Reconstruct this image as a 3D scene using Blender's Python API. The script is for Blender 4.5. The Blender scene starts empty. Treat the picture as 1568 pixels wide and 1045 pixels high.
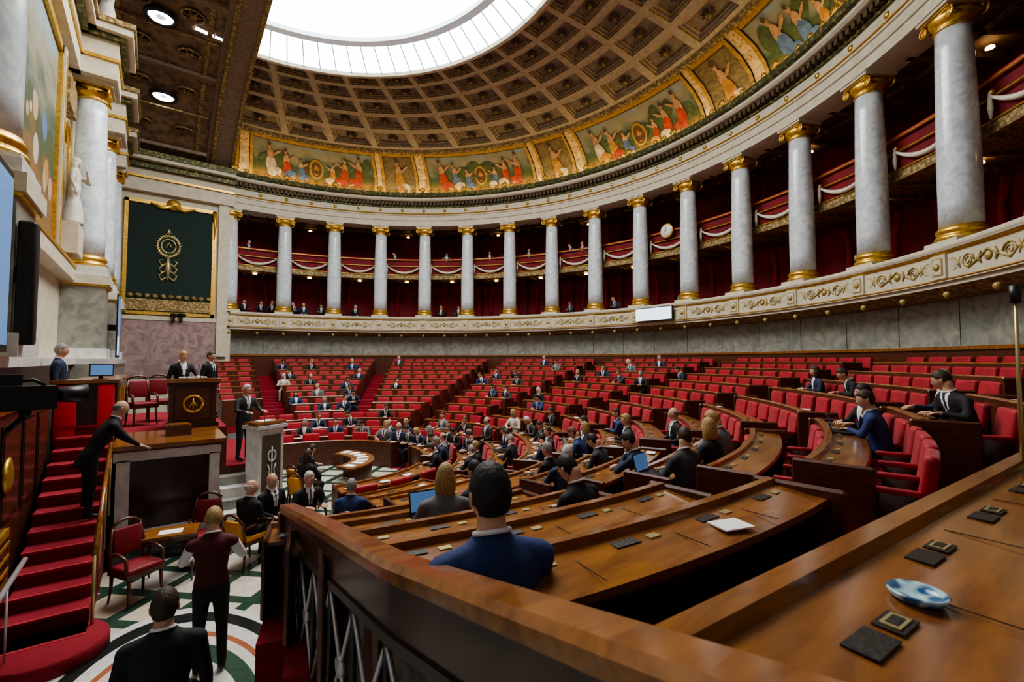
import bpy, bmesh, math, random
from mathutils import Vector, Matrix
rad=math.radians; rnd=random.Random(7)
scene=bpy.context.scene
pi=math.pi
scene.view_settings.look='AgX - Medium High Contrast'

# ------------------------------------------------------------------ materials
def M(name,col,rough=.5,metal=0,col2=None,scale=5,kind='noise',bump=0,emit=0,coat=0,stretch=(1,1,1),ramp=(.35,.65),detail=5,dist=0.0,sheen=0):
    m=bpy.data.materials.new(name); m.use_nodes=True
    nt=m.node_tree; b=nt.nodes['Principled BSDF']
    b.inputs['Base Color'].default_value=(*col,1); b.inputs['Roughness'].default_value=rough
    b.inputs['Metallic'].default_value=metal
    if coat: b.inputs['Coat Weight'].default_value=coat; b.inputs['Coat Roughness'].default_value=.15
    if emit:
        b.inputs['Emission Color'].default_value=(*col,1); b.inputs['Emission Strength'].default_value=emit
    if sheen: b.inputs['Sheen Weight'].default_value=sheen
    if col2 is not None:
        tc=nt.nodes.new('ShaderNodeTexCoord'); mp=nt.nodes.new('ShaderNodeMapping')
        mp.inputs['Scale'].default_value=stretch
        nt.links.new(tc.outputs['Object'],mp.inputs['Vector'])
        if kind=='noise':
            t=nt.nodes.new('ShaderNodeTexNoise'); t.inputs['Scale'].default_value=scale; t.inputs['Detail'].default_value=detail; t.inputs['Distortion'].default_value=dist; out=t.outputs['Fac']
        elif kind=='wave':
            t=nt.nodes.new('ShaderNodeTexWave'); t.inputs['Scale'].default_value=scale; t.inputs['Distortion'].default_value=dist or 6; t.inputs['Detail'].default_value=3; out=t.outputs['Fac']
        elif kind=='voronoi':
            t=nt.nodes.new('ShaderNodeTexVoronoi'); t.inputs['Scale'].default_value=scale; out=t.outputs['Distance']
        elif kind=='checker':
            t=nt.nodes.new('ShaderNodeTexChecker'); t.inputs['Scale'].default_value=scale; out=t.outputs['Fac']
        nt.links.new(mp.outputs['Vector'],t.inputs['Vector'])
        r=nt.nodes.new('ShaderNodeValToRGB'); r.color_ramp.elements[0].position=ramp[0]; r.color_ramp.elements[1].position=ramp[1]
        r.color_ramp.elements[0].color=(*col,1); r.color_ramp.elements[1].color=(*col2,1)
        nt.links.new(out,r.inputs['Fac']); nt.links.new(r.outputs['Color'],b.inputs['Base Color'])
        if bump:
            bp=nt.nodes.new('ShaderNodeBump'); bp.inputs['Strength'].default_value=bump; bp.inputs['Distance'].default_value=.02
            nt.links.new(out,bp.inputs['Height']); nt.links.new(bp.outputs['Normal'],b.inputs['Normal'])
    return m

RED=M('red_velvet',(.44,.010,.024),.6,0,(.28,.005,.014),6,sheen=.15)
REDP=M('red_leather_panel',(.75,.04,.07),.5)
REDW=M('crimson_wall_cloth',(.22,.006,.013),.75,0,(.13,.004,.009),3,stretch=(1,1,.15))
CARP=M('red_carpet',(.28,.009,.022),.9,0,(.19,.006,.015),40,bump=.3)
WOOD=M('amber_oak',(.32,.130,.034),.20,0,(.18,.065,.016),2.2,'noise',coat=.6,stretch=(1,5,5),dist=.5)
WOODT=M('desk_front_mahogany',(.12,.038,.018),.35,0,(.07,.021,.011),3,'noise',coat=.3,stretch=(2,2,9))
WOODD=M('dark_mahogany',(.055,.018,.010),.35,0,(.03,.010,.007),4,coat=.3)
CREAM=M('cream_plaster',(.62,.58,.46),.6,0,(.52,.48,.37),4)
WHITE=M('white_marble',(.74,.73,.70),.3,0,(.56,.56,.56),3,dist=1.5)
STONE=M('statue_stone',(.60,.57,.50),.6,0,(.48,.45,.38),5)
COL=M('column_marble',(.72,.78,.82),.22,0,(.50,.57,.64),2.5,dist=2.5,coat=.3)
GOLD=M('gilding',(.80,.52,.12),.38,.8,(.55,.33,.07),14,bump=.4)
GOLDP=M('gilded_ornament_paint',(.50,.37,.16),.55,.3,(.20,.14,.06),9,'voronoi',bump=.6,ramp=(.2,.6))
CORN=M('cornice_leaf_ornament',(.30,.24,.08),.5,.3,(.07,.08,.03),7,'voronoi',bump=.8,ramp=(.15,.5))
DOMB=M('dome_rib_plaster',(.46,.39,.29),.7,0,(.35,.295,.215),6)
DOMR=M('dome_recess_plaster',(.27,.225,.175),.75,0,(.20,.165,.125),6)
DOMG=M('dome_rosette_gilt',(.045,.03,.018),.6,.2,(.13,.08,.035),10)
BAYC=M('bay_ceiling_brown',(.10,.066,.045),.55,0,(.25,.17,.10),3.5,'voronoi',ramp=(.1,.75),bump=.3)
BAYB=M('bay_ceiling_beam',(.25,.185,.13),.6,0,(.17,.12,.085),8)
GREYM=M('grey_green_marble',(.34,.34,.29),.3,0,(.19,.21,.19),1.6,dist=2.5,coat=.2)
PINKM=M('rose_marble',(.42,.30,.28),.3,0,(.24,.17,.18),2,dist=2)
DARKM=M('dark_green_marble',(.012,.02,.018),.2,0,(.10,.12,.10),3,dist=3,ramp=(.5,.75),coat=.4)
BLACK=M('black_plastic',(.012,.012,.014),.4)
PADL=M('dark_leather_desk_pad',(.022,.018,.016),.5,0,(.035,.028,.024),60,bump=.3)
BRASS=M('brass_plate',(.50,.44,.22),.35,.6)
IRON=M('dark_wrought_iron',(.06,.055,.06),.4,.6)
STEEL=M('pale_baluster_metal',(.55,.53,.55),.35,.6)
PAPER=M('paper_white',(.85,.85,.83),.7)
GLASS=M('skylight_glass_daylight',(.93,.97,1.0),.5,emit=7)
RIBM=M('skylight_rib_metal',(.72,.80,.85),.5)
COVE=M('cove_lamp_warm',(1.0,.74,.36),.5,emit=15)
LAMP=M('warm_lamp_glass',(1.0,.62,.25),.5,emit=10)
SPOTM=M('white_downlight_glass',(1.0,.97,.92),.5,emit=9)
SCRB=M('display_screen_blue',(.14,.30,.62),.3,emit=.35)
SCRW=M('display_screen_pale',(.75,.86,1.0),.3,emit=1.3)
LAPT=M('laptop_screen_glow',(.15,.36,.75),.3,emit=.2)
ORANGE=M('ochre_leather',(.75,.32,.03),.45)
TAPD=M('dark_green_tapestry',(.008,.022,.018),.85,0,(.014,.035,.028),30,bump=.2)
BLUE=M('blue_enamel',(.03,.12,.26),.15,0,(.50,.72,.80),22,'voronoi',coat=.5)
FIGM=[M('fresco_'+n,c,.8,0,tuple(a*.55 for a in c),5) for n,c in (('vermilion',(.36,.05,.025)),('ochre',(.40,.20,.04)),('flesh',(.46,.26,.14)),('slate_blue',(.08,.14,.26)),('ivory',(.50,.42,.30)),('olive',(.07,.10,.035)),('umber',(.11,.055,.025)))]

def tapestry_mat(name,sx,sy,fig=True):
    m=bpy.data.materials.new(name); m.use_nodes=True; nt=m.node_tree; b=nt.nodes['Principled BSDF']; b.inputs['Roughness'].default_value=.8
    L=nt.links.new; N=nt.nodes.new
    tc=N('ShaderNodeTexCoord'); sep=N('ShaderNodeSeparateXYZ'); L(tc.outputs['UV'],sep.inputs[0])
    mp=N('ShaderNodeMapping'); mp.inputs['Scale'].default_value=(sx,sy,1); L(tc.outputs['UV'],mp.inputs[0])
    nz=N('ShaderNodeTexNoise'); nz.inputs['Scale'].default_value=1.6; nz.inputs['Detail'].default_value=6; L(mp.outputs[0],nz.inputs[0])
    ad=N('ShaderNodeMath'); ad.operation='ADD'; L(sep.outputs['Y'],ad.inputs[0])
    ml=N('ShaderNodeMath'); ml.operation='MULTIPLY_ADD'; ml.inputs[1].default_value=.9; ml.inputs[2].default_value=-.45; L(nz.outputs['Fac'],ml.inputs[0]); L(ml.outputs[0],ad.inputs[1])
    r=N('ShaderNodeValToRGB'); e=r.color_ramp.elements; e[0].position=0; e[0].color=(.22,.13,.045,1); e[1].position=1; e[1].color=(.22,.28,.29,1)
    for p,c in ((.2,(.20,.11,.035,1)),(.38,(.07,.08,.025,1)),(.5,(.05,.085,.045,1)),(.62,(.12,.14,.10,1)),(.75,(.23,.21,.13,1))):
        q=e.new(p); q.color=c
    L(ad.outputs[0],r.inputs[0])
    if not fig: L(r.outputs[0],b.inputs['Base Color']); return m
    mp2=N('ShaderNodeMapping'); mp2.inputs['Scale'].default_value=(sx*2.2,sy*1.0,1); L(tc.outputs['UV'],mp2.inputs[0])
    vo=N('ShaderNodeTexVoronoi'); vo.inputs['Scale'].default_value=1.2; L(mp2.outputs[0],vo.inputs[0])
    s2=N('ShaderNodeSeparateColor'); L(vo.outputs['Color'],s2.inputs[0])
    r2=N('ShaderNodeValToRGB'); r2.color_ramp.interpolation='CONSTANT'; e=r2.color_ramp.elements; e[0].color=(.45,.06,.03,1); e[1].position=.85; e[1].color=(.10,.16,.30,1)
    for p,c in ((.22,(.40,.30,.20,1)),(.5,(.40,.22,.06,1)),(.68,(.45,.40,.32,1))):
        q=e.new(p); q.color=c
    L(s2.outputs[0],r2.inputs[0])
    lt=N('ShaderNodeMath'); lt.operation='LESS_THAN'; lt.inputs[1].default_value=.42; L(vo.outputs['Distance'],lt.inputs[0])
    lt2=N('ShaderNodeMath'); lt2.operation='LESS_THAN'; lt2.inputs[1].default_value=.55; L(sep.outputs['Y'],lt2.inputs[0])
    lt3=N('ShaderNodeMath'); lt3.operation='GREATER_THAN'; lt3.inputs[1].default_value=.35; L(s2.outputs[1],lt3.inputs[0])
    mu=N('ShaderNodeMath'); mu.operation='MULTIPLY'; L(lt.outputs[0],mu.inputs[0]); L(lt2.outputs[0],mu.inputs[1])
    mu2=N('ShaderNodeMath'); mu2.operation='MULTIPLY'; L(mu.outputs[0],mu2.inputs[0]); L(lt3.outputs[0],mu2.inputs[1])
    mx=N('ShaderNodeMix'); mx.data_type='RGBA'; L(mu2.outputs[0],mx.inputs['Factor']); L(r.outputs[0],mx.inputs['A']); L(r2.outputs[0],mx.inputs['B'])
    L(mx.outputs['Result'],b.inputs['Base Color'])
    return m
PAINT=tapestry_mat('dome_fresco_paint',4,1.6,False)
PAINTN=M('dome_small_fresco_ground',(.11,.08,.04),.8,0,(.20,.15,.07),8)
TAPES=tapestry_mat('woven_tapestry',3,5)

def floor_mat():
    m=bpy.data.materials.new('inlaid_marble_floor'); m.use_nodes=True; nt=m.node_tree; b=nt.nodes['Principled BSDF']; b.inputs['Roughness'].default_value=.18
    L=nt.links.new; N=nt.nodes.new
    tc=N('ShaderNodeTexCoord')
    def ring(cx,cy,sx,sy):
        mp=N('ShaderNodeMapping'); mp.inputs['Location'].default_value=(-cx*sx,-cy*sy,0); mp.inputs['Scale'].default_value=(sx,sy,0)
        L(tc.outputs['Object'],mp.inputs[0]); vl=N('ShaderNodeVectorMath'); vl.operation='LENGTH'; L(mp.outputs[0],vl.inputs[0]); return vl.outputs['Value']
    mp=N('ShaderNodeMapping'); mp.inputs['Rotation'].default_value=(0,0,rad(45)); L(tc.outputs['Object'],mp.inputs[0])
    bk=N('ShaderNodeTexBrick'); bk.inputs['Scale'].default_value=1.2; bk.inputs['Color1'].default_value=(.80,.78,.72,1); bk.inputs['Color2'].default_value=(.70,.60,.45,1); bk.inputs['Mortar'].default_value=(.04,.09,.06,1); bk.inputs['Mortar Size'].default_value=.11; bk.offset=0; bk.inputs['Brick Width'].default_value=.9; bk.inputs['Row Height'].default_value=.9
    L(mp.outputs[0],bk.inputs[0])
    d=ring(-3.1,-7.3,1/1.25,1/2.3)
    r=N('ShaderNodeValToRGB'); r.color_ramp.interpolation='CONSTANT'; e=r.color_ramp.elements; e[0].position=0; e[0].color=(.55,.38,.20,1); e[1].position=.95; e[1].color=(.80,.78,.74,1)
    for p,c in ((.22,(.03,.05,.04,1)),(.30,(.80,.78,.72,1)),(.46,(.04,.10,.07,1)),(.60,(.80,.77,.70,1)),(.68,(.45,.16,.08,1)),(.73,(.80,.78,.74,1)),(.84,(.025,.03,.03,1))):
        q=e.new(p); q.color=c
    L(d,r.inputs[0])
    lt=N('ShaderNodeMath'); lt.operation='LESS_THAN'; lt.inputs[1].default_value=1.02; L(d,lt.inputs[0])
    mx=N('ShaderNodeMix'); mx.data_type='RGBA'; L(lt.outputs[0],mx.inputs['Factor']); L(bk.outputs[0],mx.inputs['A']); L(r.outputs[0],mx.inputs['B'])
    nz=N('ShaderNodeTexNoise'); nz.inputs['Scale'].default_value=4; nz.inputs['Detail'].default_value=8; nz.inputs['Distortion'].default_value=2; L(tc.outputs['Object'],nz.inputs[0])
    m2=N('ShaderNodeMix'); m2.data_type='RGBA'; m2.blend_type='MULTIPLY'; m2.inputs['Factor'].default_value=.5; L(mx.outputs['Result'],m2.inputs['A']); L(nz.outputs['Fac'],m2.inputs['B'])
    L(m2.outputs['Result'],b.inputs['Base Color'])
    return m
FLOORM=floor_mat()

# ------------------------------------------------------------------ mesh builder
class MB:
    def __init__(s): s.v=[];s.f=[];s.m=[];s.mats=[];s.sm=[];s.uv={}
    def mi(s,mat):
        if mat not in s.mats: s.mats.append(mat)
        return s.mats.index(mat)
    def add(s,vs,fs,mat,smooth=False,uv=None):
        o=len(s.v); s.v+= [tuple(v) for v in vs]; k=s.mi(mat) if mat is not None else 0
        for i,f in enumerate(fs):
            if uv: s.uv[len(s.f)]=uv[i]
            s.f.append([o+a for a in f]); s.m.append(k); s.sm.append(smooth)
    def box(s,c,size,mat,rz=0,mtx=None):
        hx,hy,hz=[a/2 for a in size]
        vs=[Vector((x,y,z)) for z in(-hz,hz) for x,y in((-hx,-hy),(hx,-hy),(hx,hy),(-hx,hy))]
        if mtx is None: mtx=Matrix.Translation(c)@Matrix.Rotation(rz,4,'Z')
        else: mtx=mtx@Matrix.Translation(c)@Matrix.Rotation(rz,4,'Z')
        s.add([mtx@v for v in vs],[(3,2,1,0),(4,5,6,7),(0,1,5,4),(1,2,6,5),(2,3,7,6),(3,0,4,7)],mat)
    def bx(s,x0,x1,y0,y1,z0,z1,mat): s.box(((x0+x1)/2,(y0+y1)/2,(z0+z1)/2),(abs(x1-x0),abs(y1-y0),abs(z1-z0)),mat)
    def sweep(s,pts,outs,prof,mat,closed=False,caps=False,smooth=False):
        n=len(prof); vs=[]
        for p,o in zip(pts,outs):
            for q in prof: vs.append((p[0]+o[0]*q[0],p[1]+o[1]*q[0],(p[2] if len(p)>2 else 0)+q[1]))
        fs=[]
        m=n if closed else n-1
        for i in range(len(pts)-1):
            for j in range(m):
                j2=(j+1)%n; fs.append((i*n+j,i*n+j2,(i+1)*n+j2,(i+1)*n+j))
        if caps: fs.append(tuple(range(n-1,-1,-1))); fs.append(tuple((len(pts)-1)*n+j for j in range(n)))
        s.add(vs,fs,mat,smooth)
    def revolve(s,prof,a0,a1,n,mat,closed=False,caps=False,smooth=False):
        pr=[(p[0],p[1],p[2] if len(p)>2 else 0) for p in prof]; k=len(pr); vs=[]
        for i in range(n+1):
            t=rad(a0+(a1-a0)*i/n); c,sn=math.cos(t),math.sin(t)
            for r,z,cx in pr: vs.append((cx+r*c,r*sn,z))
        fs=[]; m=k if closed else k-1
        for i in range(n):
            for j in range(m):
                j2=(j+1)%k; fs.append((i*k+j,i*k+j2,(i+1)*k+j2,(i+1)*k+j))
        if caps: fs.append(tuple(range(k-1,-1,-1))); fs.append(tuple(n*k+j for j in range(k)))
        s.add(vs,fs,mat,smooth)
    def lathe(s,prof,loc,n,mat,smooth=True,mtx=None,sx=1,sy=1):
        vs=[];k=len(prof)
        for i in range(n):
            t=2*pi*i/n
            for r,z in prof: vs.append(Vector((r*math.cos(t)*sx,r*math.sin(t)*sy,z)))
        T=Matrix.Translation(loc)
        if mtx is not None: T=mtx@T
        fs=[]
        for i in range(n):
            i2=(i+1)%n
            for j in range(k-1): fs.append((i*k+j,i2*k+j,i2*k+j+1,i*k+j+1))
        if prof[-1][0]>1e-4: fs.append(tuple(i*k+k-1 for i in range(n)))
        if prof[0][0]>1e-4: fs.append(tuple(i*k for i in range(n-1,-1,-1)))
        s.add([T@v for v in vs],fs,mat,smooth)
    def tube(s,path,rads,mat,n=8,smooth=True,mtx=None,flat=1.0):
        P=[Vector(p) for p in path]
        if not hasattr(rads,'__len__'): rads=[rads]*len(P)
        u=None; vs=[]
        for i,p in enumerate(P):
            d=(P[min(i+1,len(P)-1)]-P[max(i-1,0)]).normalized()
            if u is None: u=d.orthogonal().normalized()
            u=(u-d*u.dot(d)).normalized(); w=d.cross(u)
            for j in range(n):
                t=2*pi*j/n; q=p+(u*math.cos(t)+w*math.sin(t)*flat)*rads[i]
                vs.append(mtx@q if mtx is not None else q)
        fs=[]
        for i in range(len(P)-1):
            for j in range(n):
                j2=(j+1)%n; fs.append((i*n+j,i*n+j2,(i+1)*n+j2,(i+1)*n+j))
        fs.append(tuple(range(n-1,-1,-1))); fs.append(tuple((len(P)-1)*n+j for j in range(n)))
        s.add(vs,fs,mat,smooth)
    def tm(s,t,mtx,mat=None,smooth=None):
        for g in t:
            s.add([mtx@Vector(v) for v in g[0]],g[1],mat or g[2],g[3] if smooth is None else smooth)
    def mesh(s,name='m'):
        me=bpy.data.meshes.new(name); me.from_pydata(s.v,[],s.f)
        for m in s.mats: me.materials.append(m)
        if s.mats: me.polygons.foreach_set('material_index',s.m)
        me.polygons.foreach_set('use_smooth',s.sm)
        if s.uv:
            l=me.uv_layers.new(name='UVMap')
            for fi,u in s.uv.items():
                for li,c in zip(me.polygons[fi].loop_indices,u): l.data[li].uv=c
        me.update(); return me
    def obj(s,name,loc=(0,0,0),rz=0,sc=1):
        o=bpy.data.objects.new(name,s.mesh(name)); scene.collection.objects.link(o)
        o.location=loc; o.rotation_euler=(0,0,rz); o.scale=(sc,sc,sc); return o
def inst(o,name,loc,rz=0,sc=1):
    q=bpy.data.objects.new(name,o.data); scene.collection.objects.link(q); q.location=loc; q.rotation_euler=(0,0,rz); q.scale=(sc,sc,sc); return q
def rbox(sx,sy,sz,b=.03,seg=2):
    bm=bmesh.new(); bmesh.ops.create_cube(bm,size=1)
    for v in bm.verts: v.co=Vector((v.co.x*sx,v.co.y*sy,v.co.z*sz))
    bmesh.ops.bevel(bm,geom=bm.edges[:],offset=b,segments=seg,affect='EDGES',profile=.6)
    bm.verts.index_update()
    r=([v.co.copy() for v in bm.verts],[[v.index for v in f.verts] for f in bm.faces]); bm.free(); return r
def P(r,deg,z=0,cx=0): t=rad(deg); return Vector((cx+r*math.cos(t),r*math.sin(t),z))
def frame(r,deg,z): # local x = tangent, y = toward the centre, z up
    t=rad(deg); return Matrix.Translation(P(r,deg,z))@Matrix.Rotation(t+pi/2,4,'Z')

TH0,DT=91.0,9.72
def cth(i): return TH0-DT*i
A0,A1=-93.7,91.0
# ------------------------------------------------------------------ floor
f=MB(); f.add([(-5.9,-15.4,0),(16,-15.4,0),(16,15.4,0),(-5.9,15.4,0)],[(0,1,2,3)],FLOORM); f.obj('floor')

# ------------------------------------------------------------------ tiered seating
def fl(r): return max(0,.235*(r-4.2))
RK=[12.3+.92*k for k in range(-10,4)]
def ends(r):
    xn=2.30 if r>7.2 else .3; xf=1.2 if r>8 else .2
    return -(90+math.degrees(math.asin(xn/r))), 90+math.degrees(math.asin(xf/r))
AIS=[-85,-61,-36,-12,12,36,61,85]
tf=MB()
for k,r in enumerate(RK):
    a,b=ends(r); z=fl(r); r0=r-.2; r1=r+.72; zb=fl(r-.92)
    if r>13: a=-80
    if k==len(RK)-1: r1=15.93
    tf.revolve([(r0,max(zb-.3,-.02)),(r0,z+.004),(r1,z+.004),(r1,-.02 if r<8 else z-.5)],a,b,90,CARP)
    if z>0:
        for c in AIS:
            if a<c<b and not(c==-85 and r>12): 
                w=math.degrees(.5/r); tf.revolve([(r0-.28,zb),(r0-.28,(z+zb)/2+.004),(r0,(z+zb)/2+.004)],c-w,c+w,3,CARP,caps=False)
tf.obj('tiered_floor')

seatT=[];seatL=[]
def addt(lst,rb,off,mat,rx=0,smooth=True):
    m=Matrix.Translation(off)@Matrix.Rotation(rx,4,'X'); lst.append(([m@v for v in rb[0]],rb[1],mat,smooth))
addt(seatT,rbox(.50,.40,.13,.045),(0,.03,.42),RED)
addt(seatT,rbox(.52,.11,.56,.05,3),(0,-.20,.66),RED,rad(8))
addt(seatT,rbox(.05,.34,.06,.022),(-.28,.0,.62),RED)
addt(seatT,rbox(.05,.30,.50,.015,1),(-.28,-.02,.36),WOODD)
addt(seatT,rbox(.40,.30,.32,.02,1),(0,-.02,.20),WOODD)
addt(seatL,rbox(.47,.40,.13,.045),(0,.03,.42),RED)
addt(seatL,rbox(.47,.10,.30,.045,2),(0,-.19,.56),RED,rad(8))
addt(seatL,rbox(.40,.30,.32,.02,1),(0,-.02,.20),WOODD)
def deskprof(r,z,zb,dp=.22):
    return [(r-.21,zb-.0),(r-.21,z+.79),(r-.19,z+.81),(r-.13,z+.81),(r-.12,z+.765),(r+dp,z+.73),(r+dp+.015,z+.70),(r+dp,z+.675),(r-.16,z+.70),(r-.16,z+.01)]
secs={}
eb=rbox(.05,.62,.80,.02,1)
for k,r in enumerate(RK):
    a,b=ends(r); z=fl(r); zb=fl(r-.92)
    al=[c for c in AIS if a+4<c<b-4] if r>6 else ([-61,-12,36] if r>4 else [-36,12])
    if 11<r: al=[c for c in al if c!=-85] if r>12 else al
    if r<12 and r>8 : al=sorted(set(al+[-85,85]))
    e=[a]
    if r>13: e=[-72]; al=[c for c in al if c>-70]
    elif r>12: e=[-71.5]; al=[c for c in al if c>-70]
    for c in al: w=math.degrees(.5/r); e+=[c-w,c+w]
    e.append(b)
    for i in range(0,len(e)-1,2):
        s0,s1=e[i],e[i+1]
        if (s1-s0)*rad(1)*r<.7: continue
        mid=(s0+s1)/2; key=sum(1 for c in AIS if c<mid)
        d=secs.setdefault(key,MB())
        n=max(2,int((s1-s0)/1.6)); pr=deskprof(r,z,zb)
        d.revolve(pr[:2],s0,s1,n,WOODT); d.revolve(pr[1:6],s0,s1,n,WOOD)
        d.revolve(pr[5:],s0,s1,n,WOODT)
        for q in (s0,s1):
            d.add([P(p[0],q,p[1]) for p in pr],[tuple(range(len(pr)))],WOODT)
            m=frame(r,q,z); d.add([m@Matrix.Translation((0,-.02,.405))@v for v in eb[0]],eb[1],WOODT)
        L=(s1-s0)*rad(1)*r; ns=int((L-.1)/.56); near=(key==0 and r>7)
        for j in range(ns):
            t=s0+(s1-s0)*(j+.5)/ns; m=frame(r+.45,t,z)
            if not(near and j==0): d.tm(seatL if near else seatT,m)
            mm=frame(r,t,z+.752)
            d.box((-.08,.06,.006),(.17,.075,.008),PADL,mtx=mm); d.box((.12,.05,.007),(.08,.05,.008),BRASS,mtx=mm)
            if near: d.box((.27,-.05,.002),(.003,.30,.004),WOODD,mtx=mm)
            if rnd.random()<(.38 if r<8 else .12): d.box((rnd.uniform(-.1,.1),-.09,.006),(.21,.15,.008),PAPER,rz=rnd.uniform(-.3,.3),mtx=mm)
for key,d in sorted(secs.items()): d.obj('curved_bench_section')

# long foreground desk
nd=MB(); pts=[(x,-12.05-.085*(x+2.26),1.90) for x in (-2.3,-1,0,1,2,3.3)]; outs=[(0,-1)]*6
pr=[(0,-.6),(0,.79),(.02,.815),(.10,.815),(.115,.765),(.74,.73),(.75,.70),(.74,.66),(.05,.68),(.05,-.6)]
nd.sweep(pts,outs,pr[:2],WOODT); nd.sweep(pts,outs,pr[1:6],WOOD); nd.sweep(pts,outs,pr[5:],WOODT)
for p in (pts[0],pts[-1]): nd.add([(p[0],p[1]-q[0],p[2]+q[1]) for q in pr],[tuple(range(10))],WOODT)
for x in (-1.7,-.9,-.1,.7,1.5,2.3,3.0):
    y=-12.05-.085*(x+2.26); oy=.32 if x<-1.2 else .22; mm=Matrix.Translation((x,y-oy,2.665-(oy-.115)*.056+.002))@Matrix.Rotation(rad(-4.8),4,'Z')
    nd.box((-.10,0,.003),(.15,.085,.006),PADL,mtx=mm); nd.box((.07,0,.003),(.12,.075,.006),PADL,mtx=mm); nd.box((.07,0,.008),(.09,.05,.005),BRASS,mtx=mm); nd.box((.07,0,.0115),(.06,.03,.002),PADL,mtx=mm)
    nd.box((.33,-.2+(oy-.22),.0015),(.004,.5,.003),WOODD,mtx=mm)
nd.obj('foreground_curved_desk')
pl=MB(); pl.lathe([(0,.0),(.05,0),(.068,.012),(.077,.03),(.072,.034),(.062,.02),(0,.012)],(0,0,0),28,BLUE)
pl.obj('blue_ashtray_dish',(-1.41,-12.43,2.652))

# ------------------------------------------------------------------ foreground balustrade
bl=MB(); rp=[(-2.14,-7.4,1.82),(-2.25,-8.7,2.08),(-2.40,-10.78,2.45),(-2.45,-11.9,2.70),(-2.48,-12.36,2.81),(-2.5,-13.2,2.98)]
o=[(-1,0)]*6
bl.sweep(rp,o,[(-.09,.0),(-.07,.04),(.05,.045),(.075,.02),(.075,-.03),(.04,-.06),(-.09,-.06)],WOOD,closed=True,caps=True)
bl.sweep(rp,o,[(.035,-.06),(.035,-.28),(-.035,-.28),(-.035,-.06)],WOODD,closed=True,caps=True)
bl.sweep(rp,o,[(.05,-.28),(.05,-.33),(-.05,-.33),(-.05,-.28)],IRON,closed=True,caps=True)
def rz_at(y):
    for p,q in zip(rp,rp[1:]):
        if q[1]<=y<=p[1]:
            t=(y-p[1])/(q[1]-p[1]); return p[0]+(q[0]-p[0])*t,p[2]+(q[2]-p[2])*t
    return rp[-1][0],rp[-1][2]
y=-7.45
while y>-12.6:
    x,z=rz_at(y); x2,z2=rz_at(y-.55); b0=z-1.15; b1=z2-1.15
    bl.tube([(x-.03,y,b0),(x-.03,y,z-.33)],.018,IRON,6)
    bl.tube([(x-.03,y,b0+.02),(x2-.03,y-.55,z2-.34)],.014,STEEL,6); bl.tube([(x-.03,y,z-.34),(x2-.03,y-.55,b1+.02)],.014,STEEL,6)
    bl.tube([(x-.03,y,b0),(x2-.03,y-.55,b1)],.022,IRON,6)
    bl.lathe([(0,-.015),(.06,-.015),(.06,.015),(0,.015)],(0,0,0),12,STEEL,mtx=Matrix.Translation(((x+x2)/2-.03,y-.275,(b0+z2-.34)/2))@Matrix.Rotation(pi/2,4,'Y'))
    y-=.55
bl.box((-2.14,-7.4,.89),(.16,.12,1.78),WOODT)
for (p,q) in zip(rp,rp[1:]):
    bl.add([(p[0]+.04,p[1],0),(q[0]+.04,q[1],0),(q[0]+.04,q[1],q[2]-.1),(p[0]+.04,p[1],p[2]-.1)],[(0,1,2,3)],WOODD)
bl.obj('wooden_stair_balustrade')

# ------------------------------------------------------------------ back wall, gallery
w=MB()
w.revolve([(15.95,2.4),(15.95,3.66)],A0,A1,110,WOODT); w.revolve([(15.95,3.66),(15.90,3.66),(15.90,3.74),(15.95,3.74)],A0,A1,110,WOOD)
w.revolve([(15.95,3.74),(15.95,5.0)],A0,A1,110,GREYM)
for i in range(0,29,1):
    t=A0+(A1-A0)*i/29; w.box((0,0,0),(.012,.02,1.2),DARKM,mtx=frame(15.95,t,4.36))
w.obj('wall_marble_curved')
g=MB()
g.revolve([(15.92,4.86),(15.5,4.9),(15.3,4.96),(15.2,5.04),(15.12,5.06)],A0,A1,110,GOLDP)
g.revolve([(15.12,5.06),(15.12,5.16),(15.05,5.16),(15.05,5.20)],A0,A1,110,CREAM)
g.revolve([(15.08,5.20),(15.08,5.80)],A0,A1,110,CREAM)
g.revolve([(15.08,5.80),(15.0,5.84),(14.97,5.90),(14.97,5.95),(15.0,5.99),(16.08,5.99),(16.08,6.05),(16.08,5.4)],A0,A1,110,CREAM)
g.revolve([(15.06,5.17),(15.03,5.20),(15.06,5.23)],A0,A1,110,GOLD); g.revolve([(15.07,5.77),(15.04,5.80),(15.0,5.83)],A0,A1,110,GOLD)
def spiral(sgn=1,s=1):
    pts=[];rr=[]
    for i in range(19):
        t=i/18; a=t*2.2*2*pi; q=.15*(1-t)+.02; pts.append((sgn*(q*math.cos(a))*s,.012,q*math.sin(a)*s)); rr.append(.017*(1-.5*t))
    return pts,rr
SGOLD=M('parapet_scroll_gilt',(.42,.32,.11),.5,.3)
scr=MB()
for cx,sg in ((-.52,1),(.52,-1),(-.92,-1),(.92,1)):
    pt,rr=spiral(sg,1.0); scr.tube([(x+cx,y,z) for x,y,z in pt],rr,SGOLD,5)
scr.tube([(-.92,.01,.15),(-.72,.012,.02),(-.52,.01,-.15),(-.25,.012,-.02),(0,.012,.14),(.25,.012,-.02),(.52,.01,-.15),(.72,.012,.02),(.92,.01,.15)],.016,SGOLD,5)
for sx in (-1,1):
    for cx in (.18,.72):
        scr.tube([(sx*cx,.01,-.12),(sx*(cx+.05),.012,0),(sx*cx,.012,.14)],[.012,.03,.01],SGOLD,5)
scr.lathe([(0,-.02),(.08,-.02),(.10,0),(.06,.03),(0,.05)],(0,0,0),14,SGOLD,mtx=Matrix.Rotation(-pi/2,4,'X'))
scrt=[(scr.v,scr.f,SGOLD,True)]
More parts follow.
